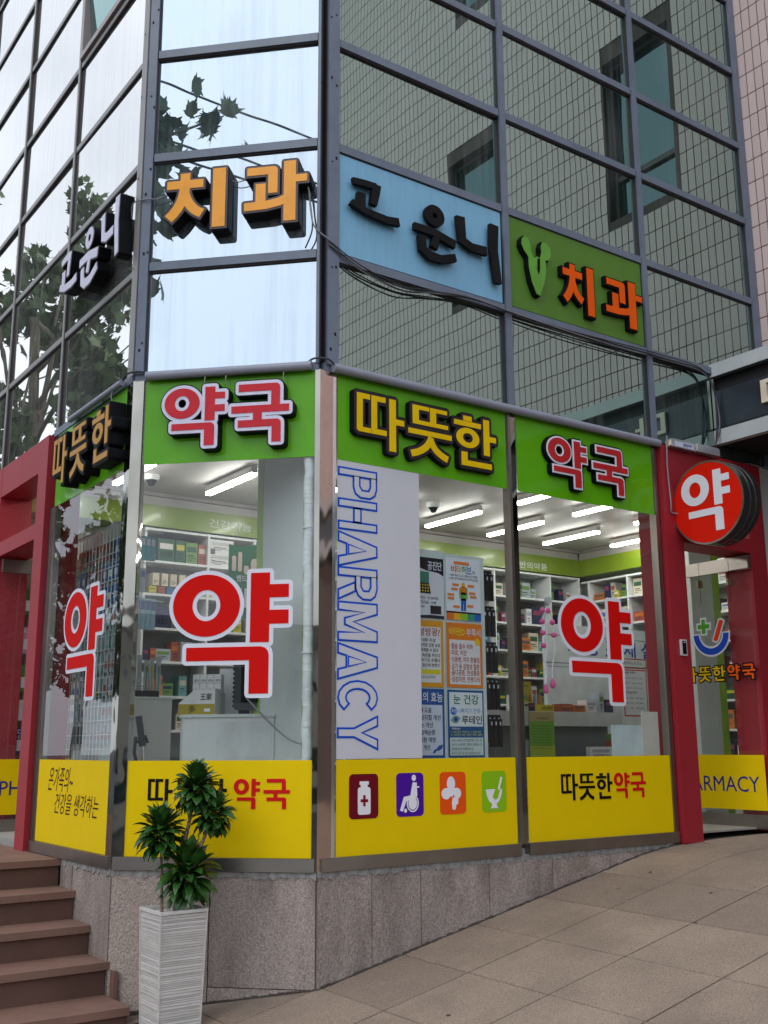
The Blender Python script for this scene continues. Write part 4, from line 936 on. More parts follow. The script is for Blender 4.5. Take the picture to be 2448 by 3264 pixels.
# counters behind the corner window
t = thing('counter', 'white side counter behind the left of the corner window', 'counter', (-.30, 2.2, 0))
MB().box(-.12, .36, 0, .5, 0, .985).build('body', WHITE, t); MB().box(-.12, .375, -.01, .5, .9855, 1.005).build('top', PLAS, t)
t = fthing('C', 'counter', 'low white cabinet with rounded front behind the potted plant', 'counter', .455, .45, 0)
pts = [(-.30+.12*(1-cos(rad(a))), .12*(1-sin(rad(a)))) for a in (0, 30, 60, 90)]
MB().plan([(-.26, .40), (-.26, .10), (-.22, .03), (-.14, 0), (.40, 0), (.40, .40)], -.02, .818).build('body', WHITE, t); MB().plan([(-.27, .41), (-.27, .095), (-.23, .02), (-.145, -.01), (.41, -.01), (.41, .41)], .8185, .838).build('top', PLAS, t)
MB().box(.02, .385, -.003, -.0005, .03, .79).build('door_panel', P('laminate_panel', (.60, .62, .63), .4), t)
# stock on top of these
for k in range(9):
    t = thing('toothbrush_pack', ['leftmost', 'second', 'third', 'fourth', 'fifth', 'sixth', 'seventh', 'eighth', 'rightmost'][k]+' toothbrush pack from the left in the counter rack', 'toothbrush', (-.50+k*.05+.05, 2.26+.01*(k % 2), 1.02), 0, 'toothbrush packs in the counter rack')
    MB().box(0, .036, 0, .012, 0, .26+.02*(k % 3)).build('blister', P('clear_blister', (.45, .5, .54), .2), t)
    MB().tube([(.018, -.003, .01), (.018, -.003, .17)], .004, 6).box(.010, .026, -.009, -.002, .17, .22).build('brush', PM[(k*3) % len(PM)], t)
t = thing('display_tray', 'black and yellow tray holding toothbrush packs', 'tray', (-.50, 2.22, 1.006))
MB().box(0, .10, 0, .09, 0, .045).build('yellow_end', PM[6], t); MB().box(.1005, .46, 0, .09, 0, .045).build('black_tray', BLK, t)
GC = lambda x, y_, z, w_, d, h, ci, lab, **k: carton(None, x, y_, z, w_, d, h, ci, lab, grp='goods standing on the counters', **k)
t = fthing('C', 'gift_carton', 'white and gold carton with brush characters and a slanted side', 'box', CW-1.075, .56, .839)
MB().prism([(0, .0), (.25, 0), (.25, .165), (.11, .165), (0, .075)], 0, .12).build('carton', PM[10], t)
MB().prism([(.001, .0005), (.249, .0005), (.249, .070), (.001, .070)], -.002, -.0005).build('gold_panel', FLAT('gold', (165, 145, 40)), t)
text(t, '王家', .15, .23, .095, .14, INK, -.002, .02); text(t, '多', .07, .12, .015, .06, INK, -.004, .0); MB().box(.18, .22, -.004, -.0025, .02, .04).build('price_label', WHT, t)
for k in range(4):
    for j in range(2):
        px_, py_, _ = FP('C', CW-1.03+k*.05, .70, 0)
        GC(px_, py_, .989+j*.062, .047, .07, .06, 10, 'small white carton with black brush mark, %s row, %s from the left' % ('lower' if j == 0 else 'upper', ['first', 'second', 'third', 'fourth'][k]), band=False, txt='力', rz=-pi/4)
t = fthing('C', 'carton', 'plain pale carton carrying the small white cartons', 'box', CW-1.04, .69, .839); MB().box(0, .21, 0, .10, 0, .149).build('carton', PM[0], t)
t = fthing('C', 'cabinet', 'plain white cabinet standing behind the heater', 'cabinet', CW-.90, .87, 0); MB().box(0, .35, 0, .2, -.02, 1.16).build('body', WHITE, t)
t = fthing('C', 'radiant_heater', 'black finned appliance on the low white cabinet behind the large letter', 'appliance', CW-.715, .60, .839)
MB().prism(rround(0, .03, .26, .46, .02), .02, .16).build('body', P('charcoal_plastic', (.03, .032, .035), .5), t)
b = MB()
for k in range(13): b.box(-.012, .001, .03, .15, .05+k*.03, .066+k*.03).box(.259, .272, .03, .15, .05+k*.03, .066+k*.03)
b.build('side_fins', BLK, t); MB().box(.05, .21, .012, .0195, .08, .41).build('front_grille', BLK, t); MB().box(.03, .07, .03, .15, 0, .03).box(.20, .24, .03, .15, 0, .03).build('feet', BLK, t)
cable('grey power cord from the black appliance to the corner', [FP('C', .62, .60, .95), FP('C', .72, .40, .90), FP('C', .90, .25, .76), FP('C', 1.05, .12, .67), FP('C', 1.16, .08, .64)], .006, CBG)
cable('upper grey power cord of the black appliance', [FP('C', .80, .60, 1.25), FP('C', .86, .50, 1.12), FP('C', .97, .38, 1.05), FP('C', 1.08, .30, 1.06)], .005, CBG)
for i, y_ in enumerate((1.2,)):
    t = thing('foot_pump', 'black handled steel pole leaning behind the corner window', 'pole', (-.60, 1.20, 0))
    MB().tube([(-.02, 0, .83), (0, 0, .72), (.015, 0, .64)], .022, 10).tube([(-.02, -.0, .66), (.0, 0, .70), (.03, 0, .705), (.05, 0, .66)], .010, 8).tube([(-.035, 0, .70), (-.04, 0, .6), (-.02, 0, .52)], .012, 8).build('grip', P('navy_rubber', (.02, .025, .04), .5), t, smooth=True)
    MB().tube([(.015, 0, .64), (.03, 0, .3), (.05, 0, -.02)], .012, 10).build('pole', P('chrome', (.8, .8, .8), .1, .05, metal=1), t, smooth=True)
for i, (x, z, ci, n) in enumerate(((-.50, 1.93, 9, 3), (-.53, 1.70, 14, 2), (-.52, 1.44, 9, 4))):
    for k in range(n):
        t = thing('hanging_pack', ['first', 'second', 'third', 'fourth'][k]+' '+['teal and white', 'pale grey', 'light blue'][i]+' long packet hanging behind the corner window', 'packet', (x+k*.042, 1.58+.01*k, z), 0, 'packets hanging on wire pegs')
        h = (.17, .17, .22)[i]; o_ = MB().box(0, .036, 0, .02, -.0, h).build('packet', P('pack_teal', (.05, .35, .42), .4) if i == 0 else PM[14] if i == 1 else P('pack_blue', (.35, .5, .58), .4), t)
        MB().box(.004, .032, -.003, -.001, h*.62, h*.9).build('label', WHT if i == 0 else PM[5], t)
    b = MB(); b.tube([(x-.08, 1.60, z+.22), (x+n*.045+.03, 1.58, z+.20)], .004, 6); b.build('wire_peg', WIRE, label=['white wire peg holding the teal and white packets', 'white wire peg holding the pale grey packets', 'white wire peg holding the light blue packets'][i], cat='peg', group='wire pegs on the grid')
# wire grid rack behind the side window
gr = thing('wire_grid', 'white wire grid with small packets behind the narrow side window', 'grid rack', (-.56, 1.74, 0))
b = MB()
for k in range(17): b.tube([(0, k*.07, -.02), (0, k*.07, 2.22)], .0035, 5, cap=False)
b.build('upright_wires', WIRE, gr, kind='stuff')
b = MB()
for k in range(23): b.tube([(-.006, -.01, .02+k*.10), (-.006, 1.14, .02+k*.10)], .0035, 5, cap=False)
b.build('cross_wires', WIRE, gr, kind='stuff')
MB().tube([(0, -.01, -.02), (0, -.01, 2.24), (0, 1.14, 2.24), (0, 1.14, -.02)], .010, 8).build('rim', WIRE, gr)
MB().box(-.02, .01, -.05, -.02, 1.95, 2.24).build('red_edge', REDR, gr); 
rg = random.Random(31)
cols = [(4, 11, 8), (4, 11, 5), (5, 7, 0), (5, 14, 9), (9, 14, 0), (12, 9, 14), (9, 0, 14), (0, 14, 9), (12, 0, 14)]
for r_ in range(9):
    for k in range(10):
        y_ = 1.76+k*.112; z = 2.02-r_*.17
        ci = rg.choice(cols[r_]) if not (r_ < 3 and k < 4) else rg.choice((5, 5, 9, 7))
        t = thing('hanging_pack', '%s packet in the %s column, %s row of the wire grid' % (CN[ci], ['first', 'second', 'third', 'fourth', 'fifth', 'sixth', 'seventh', 'eighth', 'ninth', 'last'][k], ['top', 'second', 'third', 'fourth', 'fifth', 'sixth', 'seventh', 'eighth', 'lowest'][r_]), 'packet', (-.50, y_, z), 0, 'small packets hung on the wire grid')
        MB().box(0, .02, 0, .085, 0, .13).build('packet', PM[ci], t); MB().box(-.002, -.0005, .015, .07, .03, .08).build('label', PM[(ci+5) % 15], t)
MB().box(-.46, -.43, 1.75, 2.88, -.02, 2.3).build('grid_backing', P('grey_backing', (.50, .56, .55), .6), label='grey backing board behind the wire grid', cat='board')
# posters on boards behind the PHARMACY window
pb = fthing('R', 'poster_stand', 'white poster frame holding six pharmacy posters behind the glass', 'poster stand', 0, .14)
MB().box(.60, 1.085, 0, .012, .30, 1.925).box(1.089, 1.44, 0, .012, .30, 1.915).build('board', P('poster_board', (.60, .68, .66), .4), pb)
def poster(lab, u0, u1, z0, z1, rgb, inner=None, irgb=(225, 225, 225)):
    o = fthing('R', 'poster', lab, 'poster', u0, .134, z0)
    MB().box(0, u1-u0, 0, .003, 0, z1-z0).build('sheet', FLAT('sheet_%d_%d_%d' % rgb, rgb), o)
    if inner: a, b_, c_, d = inner; MB().box(a, u1-u0-b_, -.0012, -.0003, c_, z1-z0-d).build('inner_sheet', FLAT('sheet_%d_%d_%d' % irgb, irgb), o)
    return o
def lines(o, rows, mat, off=.012, y=-.002):
    for s, a, b_, z0, z1 in rows: text(o, s, a, b_, z0, z1, mat, y, off)
BRN = FLAT('brown_red', (170, 70, 45)); GRN2 = FLAT('dgreen', (20, 110, 65)); GREY = FLAT('charcoal', (45, 45, 50))
o = poster('orange poster with six red bullet lines and a small sun', 1.095, 1.405, 1.012, 1.445, (225, 125, 35), (.022, .022, .02, .115), (222, 220, 222))
lines(o, (('비타민D', .02, .155, .345, .40),), FLAT('lemon', (235, 215, 60))); lines(o, (('부족시', .17, .295, .345, .40),), WHT)
lines(o, (('·칼슘 흡수 저하', .03, .225, .255, .295), ('·피로, 비만', .03, .17, .21, .25), ('·잇몸병, 치아 흔들림', .03, .28, .165, .205), ('·감기 등 감염성 질환', .03, .28, .12, .16), ('·골다공증, 만성통증', .03, .28, .077, .117), ('·성장지연, 안짱다리', .03, .28, .033, .073)), BRN)
MB().disc(.265, .31, .022, .024, -.003, -.0015, 20).build('sun', FLAT('sun', (235, 190, 30)), o)
o = poster('white poster with a blue eye and large green heading', 1.095, 1.405, .556, .995, (38, 85, 135), (.012, .012, .20, .015), (215, 222, 226))
lines(o, (('눈 건강', .045, .265, .345, .41),), GRN2, .025); MB().disc(.045, .30, .026, .026, -.003, -.0015, 24).build('blue_disc', FLAT('disc', (25, 110, 190)), o); text(o, '더', .03, .06, .287, .315, WHT, -.0036, .02)
lines(o, (('나빠지기 전에~', .08, .295, .285, .32),), FLAT('skyblue', (70, 130, 190)), .0); lines(o, (('루테인', .115, .29, .215, .272),), INK, .03)
MB().prism([(.02, .24), (.04, .265), (.07, .272), (.105, .255), (.075, .222), (.045, .222)], -.003, -.0015).build('eye_shape', FLAT('eye_skin', (120, 160, 150)), o); MB().disc(.062, .246, .016, .017, -.0045, -.0032, 18).build('iris', FLAT('iris', (45, 90, 150)), o); MB().disc(.062, .246, .006, .006, -.006, -.0047, 12).build('pupil', INK, o)
lines(o, (('루테인은?', .03, .10, .178, .192),), WHT); lines(o, (('1. 나이 들어 약해지는 노안을 예방', .02, .28, .156, .172), ('2. 자외선 차단 황반 색소 예방', .02, .29, .138, .153)), FLAT('paleyel', (200, 210, 120)), .0)
MB().box(.012, .298, -.0012, -.0003, .012, .128).build('lower_sheet', FLAT('sheet_200_215_215', (195, 212, 212)), o)
lines(o, (('-눈의 노화로 인한 불편함이 있는 분', .02, .285, .100, .120), ('-장시간 스마트폰, 컴퓨터 사용하는 분', .02, .285, .072, .092), ('-렌즈를 장시간 착용하시는 분', .02, .21, .044, .064), ('-장시간 운전 및 야간 운전하시는 분', .02, .27, .016, .036)), GREY, .004)
o = poster('white vitamin poster with a rainbow coloured human figure', 1.097, 1.400, 1.462, 1.890, (224, 228, 236))
MB().box(.07, .205, -.003, -.001, .385, .405).build('orange_strip', FLAT('o1', (225, 130, 60)), o)
for s, a, cc_ in (('비', .045, (205, 90, 50)), ('타', .092, (200, 150, 40)), ('허', .138, (60, 150, 90)), ('브', .184, (50, 110, 180))): text(o, s, a, a+.042, .325, .378, FLAT('v%d' % cc_[0], cc_), -.002, .015)
lines(o, (('정', .232, .255, .33, .35), ('10종 B군,C,E(100IU),미네랄', .035, .28, .298, .318), ('+ 3종 생약성분(당귀,작약,천궁)', .02, .285, .275, .295)), GREY, .004)
fg = [((.150, .244), (.014, .016), (220, 170, 40)), ((.150, .205), (.026, .028), (215, 120, 45)), ((.150, .165), (.022, .03), (90, 170, 60)), ((.150, .135), (.024, .018), (40, 120, 190))]
for (a, b_), (rx, rz_), cc_ in fg: MB().prism(rround(a-rx, b_-rz_, a+rx, b_+rz_, .009), -.003, -.001).build('figure_body', FLAT('f%d' % cc_[0], cc_), o)
MB().box(.128, .146, -.0032, -.001, .068, .122).box(.152, .170, -.0032, -.001, .068, .122).build('figure_legs', FLAT('f_leg', (40, 90, 170)), o); MB().box(.115, .123, -.0032, -.001, .15, .225).box(.177, .185, -.0032, -.001, .15, .225).build('figure_arms', FLAT('f_arm', (120, 160, 50)), o)
for a, z in ((.055, .235), (.045, .205), (.012, .165), (.012, .14), (.06, .085), (.19, .235), (.20, .185), (.21, .16), (.18, .095)): MB().box(a, a+.055, -.003, -.001, z, z+.016).build('caption_tag', FLAT('o1', (225, 130, 60)), o)
for k, cc_ in enumerate(((225, 110, 40), (225, 180, 40), (150, 190, 50), (60, 150, 120), (40, 100, 190))): MB().box(.0+k*.0606, .0606+k*.0606-.0003, -.003, -.001, .003, .048).build('rainbow_block', FLAT('rb%d' % k, cc_), o)
MB().box(.0, .303, -.003, -.001, .0485, .060).build('dark_strip', GREY, o)
o = poster('white poster with a black painted heading and an open pill case', .63, 1.075, 1.462, 1.870, (218, 220, 228))
MB().prism([(0, .408), (.445, .408), (.445, .29), (.40, .31), (.30, .32), (.20, .345), (0, .35)], -.002, -.0005).build('black_heading', FLAT('ink_black2', (35, 33, 36)), o); text(o, '공진단', .31, .43, .325, .385, WHT, -.003, .01)
MB().box(.20, .32, -.003, -.001, .235, .31).build('case_lid', FLAT('teal_lid', (70, 130, 110)), o); MB().prism([(.20, .234), (.32, .234), (.335, .165), (.20, .165)], -.003, -.001).build('case_tray', FLAT('case_dark', (40, 32, 28)), o)
b = MB()
for i in range(5):
    for k in range(3): b.disc(.222+i*.022, .18+k*.02, .007, .007, -.0045, -.0032, 8)
b.build('gold_pills', FLAT('goldp', (200, 170, 60)), o); lines(o, (('허약체질 / 무력감 / 만성피로', .10, .40, .125, .145), ('약으로 인한 어지러움 / 두통', .10, .38, .095, .115), ('에 의한 체력저하', .10, .28, .065, .085)), GREY, .006)
MB().box(.33, .42, -.003, -.001, .03, .085).build('dark_box', FLAT('boxd', (50, 40, 45)), o); MB().prism([(0, 0), (.445, 0), (.445, .02), (.33, .022), (.2, .012), (0, .015)], -.0025, -.001).build('dark_ground', GREY, o)
o = poster('orange poster headed by a question in brown letters', .63, 1.065, 1.008, 1.448, (220, 155, 35), (.02, .022, .03, .045), (222, 222, 224))
lines(o, (('과민성방광?', .12, .405, .335, .39),), BRN, .012); lines(o, (('배변 8회 이상', .20, .37, .295, .32), ('갑작스러운 강한 요의', .19, .405, .262, .287), ('소변 자제할 수 없다', .19, .39, .229, .254), ('흘러 속옷을 적신다', .20, .405, .196, .221), ('물 마시기도 두렵다', .19, .405, .163, .188), ('때문에 일상에 방해가', .18, .40, .13, .155)), GREY, .008)
MB().box(.17, .405, -.0028, -.0015, .085, .115).build('yellow_strip', FLAT('ystrip', (215, 205, 40)), o); lines(o, (('배뇨장애요실금학회', .17, .36, .055, .075),), GREY, .002)
o = poster('blue topped poster with black list lines and a small blue fish', .63, 1.065, .556, .998, (40, 85, 155), (.015, .018, .015, .105), (205, 212, 228))
lines(o, (('오메가3', .10, .245, .355, .42),), FLAT('limey', (190, 215, 70)), .015); lines(o, (('의 효능', .255, .42, .355, .42),), WHT, .015)
lines(o, (('개선에 도움', .17, .325, .285, .32), ('중성지질 개선', .20, .40, .238, .273), ('한 눈 개선', .19, .335, .19, .225), ('한 혈액순환', .19, .355, .143, .178), ('혈관질환 예방', .16, .36, .096, .131), ('기억력 개선', .16, .31, .048, .083)), GREY, .012)
MB().prism([(.33, .03), (.345, .05), (.36, .055), (.385, .078), (.415, .082), (.41, .06), (.385, .045), (.36, .042), (.35, .028)], -.003, -.0015).build('fish', FLAT('fish', (50, 90, 160)), o)
# black packs hanging on pegs
for g_ in range(5):
    z0 = .62+g_*.265
    for r_ in range(1, -1, -1):
        for k in range(3):
            x = 1.745+k*.042+(4-g_)*.012; z = z0+(0 if r_ == 0 else .03)
            t = thing('hanging_pack', '%s slim black packet in the bundle %s, %s row' % (['left', 'middle', 'right'][k], ['nearest the yellow band', 'second from the bottom', 'third from the bottom', 'fourth from the bottom', 'at the top'][g_], ['front', 'rear'][r_]), 'packet', (x+r_*.012-.02, .5+r_*.03, z), 0, 'slim black packets beside the posters')
            MB().box(0, .036, 0, .012, 0, .20).build('packet', P('black_packet', (.015, .016, .018) if g_ != 3 else (.05, .035, .02), .3), t); MB().box(.012, .024, -.002, -.0005, .155, .18).build('white_mark', WHT, t)
# massager on the window
t = fthing('R', 'bead_massager', 'pink bead massager hanging inside the right window by white cords', 'massager', 1.957, .05, 1.0)
for pts in (((-.01, 0, .60), (-.06, 0, .50), (-.055, 0, .25), (-.03, 0, .15), (-.045, 0, .04)), ((.0, 0, .60), (-.02, 0, .50), (-.02, 0, .30), (-.05, 0, .18), (-.05, 0, .04)), ((.01, 0, .60), (.045, 0, .50), (.05, 0, .30), (.02, 0, .15), (.02, 0, .07))):
    MB().tube(pts, .0045, 6).build('cord', WHT, t, smooth=True)
PNK = P('pink_plastic', (.75, .10, .32), .35)
for x, z in ((-.055, .57), (.0, .57), (-.06, .49), (.04, .49), (-.058, .41), (.05, .40), (-.055, .32)):
    b = MB(); ln = len(b.v); R_ = .021
    for i in range(7):
        a = -pi/2+pi*i/6; b.v += [(x+R_*cos(a)*cos(2*pi*k/10)+.0005, R_*cos(a)*sin(2*pi*k/10), z+R_*sin(a)) for k in range(10)]
    for i in range(6): b.f += [(i*10+k, i*10+(k+1) % 10, (i+1)*10+(k+1) % 10, (i+1)*10+k) for k in range(10)]
    b.build('bead', PNK, t, smooth=True)
for x, z in ((-.047, .0), (.022, .04)):
    b = MB(); n = 8
    prof = [(0, .002), (.01, .016), (.028, .021), (.05, .015), (.072, .006)]
    for zz, rr in prof:
        for k in range(n): b.v.append((x+rr*cos(2*pi*k/n), rr*sin(2*pi*k/n), z-.02+zz))
    for i in range(len(prof)-1):
        for k in range(n): b.f.append((i*n+k, i*n+(k+1) % n, (i+1)*n+(k+1) % n, (i+1)*n+k))
    b.build('bulb_handle', PNK, t, smooth=True)
MB().disc(-.0, .64, .022, .03, -.02, .01, 16).build('suction_hook', P('clear_plastic', (.5, .52, .54), .15), t)
# cards leaning inside the right window
t = fthing('R', 'card', 'blank pale blue card leaning inside the right window', 'card', 2.59, .085, .545); MB().box(0, .335, 0, .006, 0, .23).build('sheet', P('pale_blue_card', (.62, .72, .74), .5), t)
t = fthing('R', 'card', 'blank cream slatted card leaning beside the pale blue card', 'card', 2.915, .08, .545); MB().box(0, .185, 0, .006, 0, .33).build('sheet', P('cream_card', (.66, .62, .54), .6, .05), t)
# main counter
t = thing('counter', 'grey pharmacy counter with pale front lip behind the right window', 'counter', (2.6, 1.6, 0))
MB().box(0, 1.78, 0, .5, .80, .928).build('front_lip', P('counter_lip', (.48, .50, .48), .4), t); MB().box(.0, 1.7, .12, .5, -.02, .799).build('body', CNT, t)
t = thing('notice', 'green notice sheet hanging from the counter front', 'notice', (3.17, 1.585, .53))
MB().box(0, .30, 0, .003, 0, .39).build('sheet', FLAT('notice_green', (115, 170, 60)), t); MB().box(0.0, .30, -.002, -.0005, .31, .39).build('tan_top', FLAT('notice_tan', (175, 160, 110)), t); MB().box(.0, .30, -.002, -.0005, .0, .10).build('yellow_foot', FLAT('notice_lime', (165, 185, 60)), t)
for k in range(9): text(t, ['무상으로 제공하는 것은', '할인하여 판매하지 않으며', '약국 내에서 음식물 금지', '복약지도를 받으십시오'][k % 4], .03, .26, .10+k*.024-.03, .112+k*.024-.03, GREY, -.003, .0)
text(t, '무상드링크금지', .09, .23, .325, .345, GREY, -.003, .01)
items = ((3.05, .09, .14, 10, 'white leaflet box at the left end of the counter'), (3.15, .05, .075, 13, 'tiny cream box on the counter'), (3.21, .07, .07, 7, 'navy sweet box on the counter'), (3.60, .14, .07, 4, 'clear sweet tray right of the yellow display'), (3.76, .15, .06, 8, 'orange tray on the counter'), (3.93, .13, .11, 10, 'white box with red line on the counter'), (4.10, .06, .18, 14, 'tall silver box on the counter'), (4.18, .10, .12, 7, 'navy box at the right end of the counter'))
for x, w_, h, ci, lab in items: GC(x, 1.62, .929, w_, .12, h, ci, lab)
t = thing('display_box', 'yellow cardboard display with small bottles on the counter', 'display box', (3.19, 1.70, .929))
MB().box(0, .20, .08, .09, 0, .27).build('back_card', FLAT('yb', (175, 165, 60)), t); MB().prism([(0, 0), (.38, 0), (.38, .06), (.2, .06), (.02, .10)], -.02, .07).build('tray', FLAT('yb2', (190, 175, 45)), t)
text(t, '건강드링크', .04, .16, .22, .24, GREY, .078, .01); text(t, '피로회복제', .22, .36, .015, .045, GREY, -.022, .01)
for k, ci in enumerate((4, 3, 8, 9, 8)): MB().tube([(.03+k*.055, .03, .06), (.03+k*.055, .03, .13), (.03+k*.055, .03, .15)], .02, 10, taper=.6).build('bottle', PM[ci], t)
for x, z, w_, h, ci, lab in ((3.12, .0, .08, .70, 14, 'tall pale blue standing leaflet box under the counter'),): GC(x, 1.62, -.02, w_, .05, h, ci, lab)
t = thing('shelf_bench', 'low dark bench under the counter', 'bench', (3.3, 1.35, 0)); MB().box(0, 1.1, 0, .2, -.02, .50).build('body', CNT, t)
GC(3.72, 1.40, .501, .28, .05, .115, 10, 'white leaflet box with dark print under the counter', txt='약사회 복약 안내'); GC(4.02, 1.42, .501, .11, .08, .17, 4, 'red dark bottle carton under the counter'); GC(4.14, 1.42, .501, .10, .08, .17, 8, 'orange carton under the counter'); GC(4.05, 1.43, .6715, .2, .08, .06, 3, 'lime green carton lying on the red ones')
# dispensary wall with lettering
t = thing('dispensary_screen', 'white dispensary screen with blue lettering behind the counter', 'screen', (4.55, 2.9, 0))
MB().box(.12, 1.9, 0, .05, -.02, 1.92).build('board', P('screen_white', (.50, .54, .55), .4), t); MB().box(.12, 1.9, -.003, -.0005, 1.50, 1.506).box(.12, 1.9, -.003, -.0005, 1.46, 1.464).box(.12, 1.9, -.003, -.0005, 1.80, 1.804).build('groove', GREY, t)
for k, s in enumerate('처방조제실'): text(t, s, .45+k*.295, .45+k*.295+.20, 1.60, 1.78, FLAT('blue_letter', (35, 60, 150)), -.003, .01)
def notice(x, z0, w_, h, rgb, lab, rows):
    o = thing('notice', lab, 'notice', (x, 2.0, z0)); MB().box(0, w_, 0, .004, 0, h).build('border', FLAT('nb%d' % rgb[0], rgb), o)
    MB().box(.012, w_-.014, -.002, -.0005, .014, h-.012).build('sheet', FLAT('nsheet', (205, 205, 212)), o)
    for i, (s, big) in enumerate(rows):
        zz = h-.045-i*(h-.07)/len(rows); text(o, s, .02, w_*(.55 if big else .8), zz, zz+(.026 if big else .015), GREY, -.003, .012 if big else .0)
notice(4.86, .91, .35, .47, (185, 25, 45), 'white notice with red border beside the right window edge', (('칼슘 부족시', 1), ('신경이 예민한 사람', 0), ('뼈가 약한 사람', 0), ('손발이 저린 사람', 0), ('마그네슘 부족시', 1), ('눈밑 떨림', 0), ('변비 두통', 0), ('근육 경련', 0)))
notice(4.86, 1.39, .36, .10, (150, 60, 50), 'small notice strip with red border above the larger notice', (('혈압당뇨병 진단', 0), ('주의 필요한 분들', 0)))
notice(5.235, .93, .22, .47, (35, 75, 175), 'white notice with blue border beside the red one', (('침침', 1), ('눈이 흐려', 0), ('밝게', 1), ('시원', 1)))
# goods seen through the side door
t = thing('door_display', 'brown shelf unit with hanging masks seen through the side door', 'display', (-.60, 3.75, -.02)); MB().box(-.02, .5, .05, .12, 0, 2.3).build('back', P('brown_board', (.13, .09, .06), .7), t)
for k, (z, lab, rgb, tx) in enumerate(((1.75, 'clear green packet hanging highest in the side door', (60, 110, 40), ''), (1.42, 'pink mask packet hanging in the side door', (200, 140, 170), 'KF94'), (1.10, 'green food packet hanging in the side door', (70, 130, 60), ''), (.86, 'white box with yellow letter in the side door', (215, 215, 220), ''), (.58, 'blue camera notice in the side door', (25, 45, 105), 'CCTV'))):
    o = thing('notice' if k == 4 else 'hanging_pack', lab, 'notice' if k == 4 else 'packet', (-.655, 3.72, z))
    MB().box(0, .22, 0, .02, 0, .22 if k != 3 else .17).build('packet', FLAT('dp%d' % k, rgb), o)
    MB().box(.02, .20, -.002, -.0005, .03, .12).build('label', WHT, o)
    if tx: text(o, tx, .02, .13, .17, .205, WHT, -.003, .01)
    if k == 3: dgm = MB(); glyph(dgm, TTA, .06, .03, .12, .11, .008, -.006, -.003, .0002); dgm.build('letter', BLK, o); dgm = MB(); glyph(dgm, TTA, .06, .03, .12, .11, 0, -.009, -.0065, .0002); dgm.build('letter_face', YELL, o)
    if k == 1: MB().disc(.11, .075, .06, .045, -.004, -.0022, 10).build('pink_mask', FLAT('mask', (215, 150, 185)), o)
    if k == 4: text(o, '설치안내', .02, .13, .13, .16, WHT, -.003, .0)
# wind chimes inside right door
for x, y_, lab in ((4.05, .35, 'small brass wind chime hanging left in the doorway'), (4.15, .12, 'small brass wind chime hanging right in the doorway')):
    t = thing('wind_chime', lab, 'wind chime', (x, y_, 1.95)); MB().tube([(0, 0, .2), (0, 0, -.15)], .002, 5).build('cord', BLK, t)
    MB().tube([(0, 0, .05), (0, 0, .03), (0, 0, -.01)], .022, 10, taper=1.3).build('bell', P('old_brass', (.14, .10, .05), .4, metal=.7), t)
t = thing('pillar', 'white pillar with lime green edge just inside the right door', 'pillar', (4.75, 1.0, -.02)); MB().box(0, .32, 0, .3, 0, 3.03).build('body', PLAS, t); MB().box(.321, .42, -.003, .3, 0, 3.03).build('green_edge', LIMEW, t)

# ================================================================== STREET SIDE: plane trees, wires and buildings mirrored in the glass
def plane_leaf():
    pts = []
    for k in range(5):
        a = rad(90+(k-2)*52); L = (.62, .88, 1, .88, .62)[k]
        pts += [(cos(a-.42)*L*.62, sin(a-.42)*L*.62), (cos(a-.20)*L*.74, sin(a-.20)*L*.74), (cos(a)*L, sin(a)*L), (cos(a+.20)*L*.74, sin(a+.20)*L*.74), (cos(a+.42)*L*.56, sin(a+.42)*L*.56)] if False else [(cos(a-.30)*L*.66, sin(a-.30)*L*.66), (cos(a-.17)*L*.64, sin(a-.17)*L*.64), (cos(a)*L, sin(a)*L), (cos(a+.17)*L*.64, sin(a+.17)*L*.64), (cos(a+.30)*L*.66, sin(a+.30)*L*.66)]
    pts.append((0, -.25)); return pts
PL = plane_leaf()
def tree(lab, base_, trunk_h, crown, rad3, n, seed, ls=.13):
    t = thing('plane_tree', lab, 'tree', base_); rg = random.Random(seed)
    c_ = Vector(crown); r3 = Vector(rad3)
    MB().tube([(0, 0, 0), (.05, .05, trunk_h*.5), (0, 0, trunk_h), (.1, 0, c_.z)], .17, 10, taper=.35).build('trunk', BARK, t, smooth=True)
    lm = MB(); tips = []
    for k in range(16):
        d = Vector((rg.uniform(-1, 1), rg.uniform(-1, 1), rg.uniform(-.8, 1))).normalized(); p = c_+Vector((d.x*r3.x, d.y*r3.y, d.z*r3.z))*rg.uniform(.6, .95)
        s = Vector((0, 0, trunk_h+rg.uniform(0, c_.z-trunk_h))); mid = (s+p)/2+Vector((0, 0, .25)); lm.tube([s, mid, p], .045, 6, taper=.25)
        for j in range(5):
            q = mid+(p-mid)*rg.uniform(.1, 1); e = q+Vector((rg.uniform(-1, 1), rg.uniform(-1, 1), rg.uniform(-.6, .8)))*.6; lm.tube([q, (q+e)/2+Vector((0, 0, .06)), e], .014, 4, taper=.4); tips.append((q, e))
    lm.build('limbs', BARK, t, smooth=True)
    b = MB()
    for i in range(n):
        q, e = rg.choice(tips); p = q+(e-q)*rg.uniform(.2, 1.15)+Vector((rg.gauss(0, .13), rg.gauss(0, .13), rg.gauss(0, .13)))
        s = ls*rg.uniform(.7, 1.25); M_ = Matrix.Rotation(rg.uniform(0, 2*pi), 3, 'Z') @ Matrix.Rotation(rg.uniform(-1.1, 1.1)+.5, 3, 'X') @ Matrix.Rotation(rg.uniform(-2, 2), 3, 'Y')
        vs = [p+M_ @ Vector((x*s, z*s, .12*s*abs(x))) for x, z in PL]; b.add(vs, [tuple(range(len(vs)))])
    b.build('crown', PLANE, t, kind='stuff')
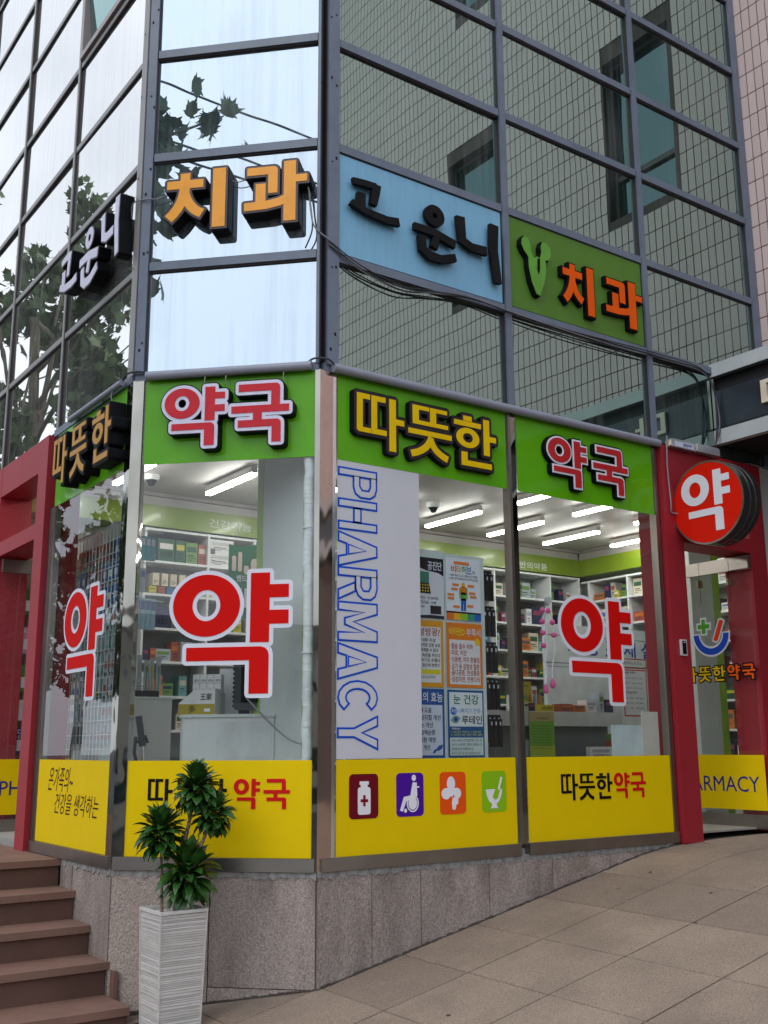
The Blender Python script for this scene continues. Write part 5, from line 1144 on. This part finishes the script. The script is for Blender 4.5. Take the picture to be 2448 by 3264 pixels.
tree('plane tree standing up the street, mirrored in the side glass', (-3.3, 11.2, -1.2), 4.4, (0, 0, 8.7), (2.2, 3.2, 3.9), 2300, 1, .18)
tree('plane tree left of the photographer, mirrored at the edge of the corner glass', (-5.0, .15, -1.9), 4.6, (0, 0, 9.3), (1.8, 1.9, 2.7), 950, 2, .22)
tree('far plane tree along the kerb, mirrored low in the side glass', (-4.6, 19.5, -1.2), 3.6, (0, 0, 8.0), (2.6, 3.4, 4.2), 1800, 3, .15)
tree('dense plane tree behind the first, mirrored dark in the side glass', (-6.2, 16.5, -1.5), 2.6, (0, 0, 5.4), (2.6, 3.4, 3.0), 2600, 5, .17)
tree('farthest broad plane tree on the street, mirrored in the side window', (-8.5, 27, -1.7), 2.6, (0, 0, 5.6), (4.5, 4.5, 3.6), 2600, 6, .26)
tree('low leafy street tree near the stairs, mirrored in the lower side glass', (-4.6, 8.6, -1.6), 2.4, (0, 0, 5.0), (1.8, 2.0, 1.9), 1300, 7, .12)
for k, (z, lab) in enumerate(((9.2, 'highest overhead wire along the street'), (8.4, 'middle overhead wire along the street'), (8.1, 'lowest overhead wire along the street'))):
    cable(lab, [(-6.5, -14, z+.6), (-6.3, -4, z), (-6.2, 8, z+.1), (-6.3, 24, z+.9)], .016)
def house(name, lab, x, y_, w_, d, h, mat, seed, face=1):
    t = thing(name, lab, 'building', (x, y_, -1.9)); rg = random.Random(seed)
    MB().box(-w_/2, w_/2, -d/2, d/2, 0, h).build('wall', mat, t); MB().box(-w_/2-.15, w_/2+.15, -d/2-.15, d/2+.15, h+.001, h+.5).build('parapet', CONC, t)
    xf = w_/2 if face == 1 else -w_/2
    gm = MB().box(-.04, .06, -.75, .75, 0, 1.4).mesh('window', P('pale_window_frame', (.5, .5, .5), .5)); pm = MB().box(.061, .065, -.67, .67, .08, 1.32).mesh('pane', DKW)
    for f in range(int(h/3.1)):
        for k in range(int(d/2.6)):
            yy = -d/2+1.4+k*2.6; o = put('window', gm, t, loc=(xf, yy, .9+f*3.1), rot=(0, 0, 0 if face == 1 else pi)); put('pane', pm, o)
house('apartment_block', 'pale apartment block across the street, mirrored in the glass', -34, -8, 10, 22, 6.5, P('pale_render', (.5, .48, .44), .8), 1)
house('apartment_block', 'low grey shop block across the street, mirrored low in the glass', -30, 26, 10, 28, 8, P('grey_render', (.42, .43, .44), .8), 2)
house('apartment_block', 'brick block behind the photographer', -2, -34, 16, 12, 9, P('brick_render', (.30, .17, .12), .8), 3)

flush_text()
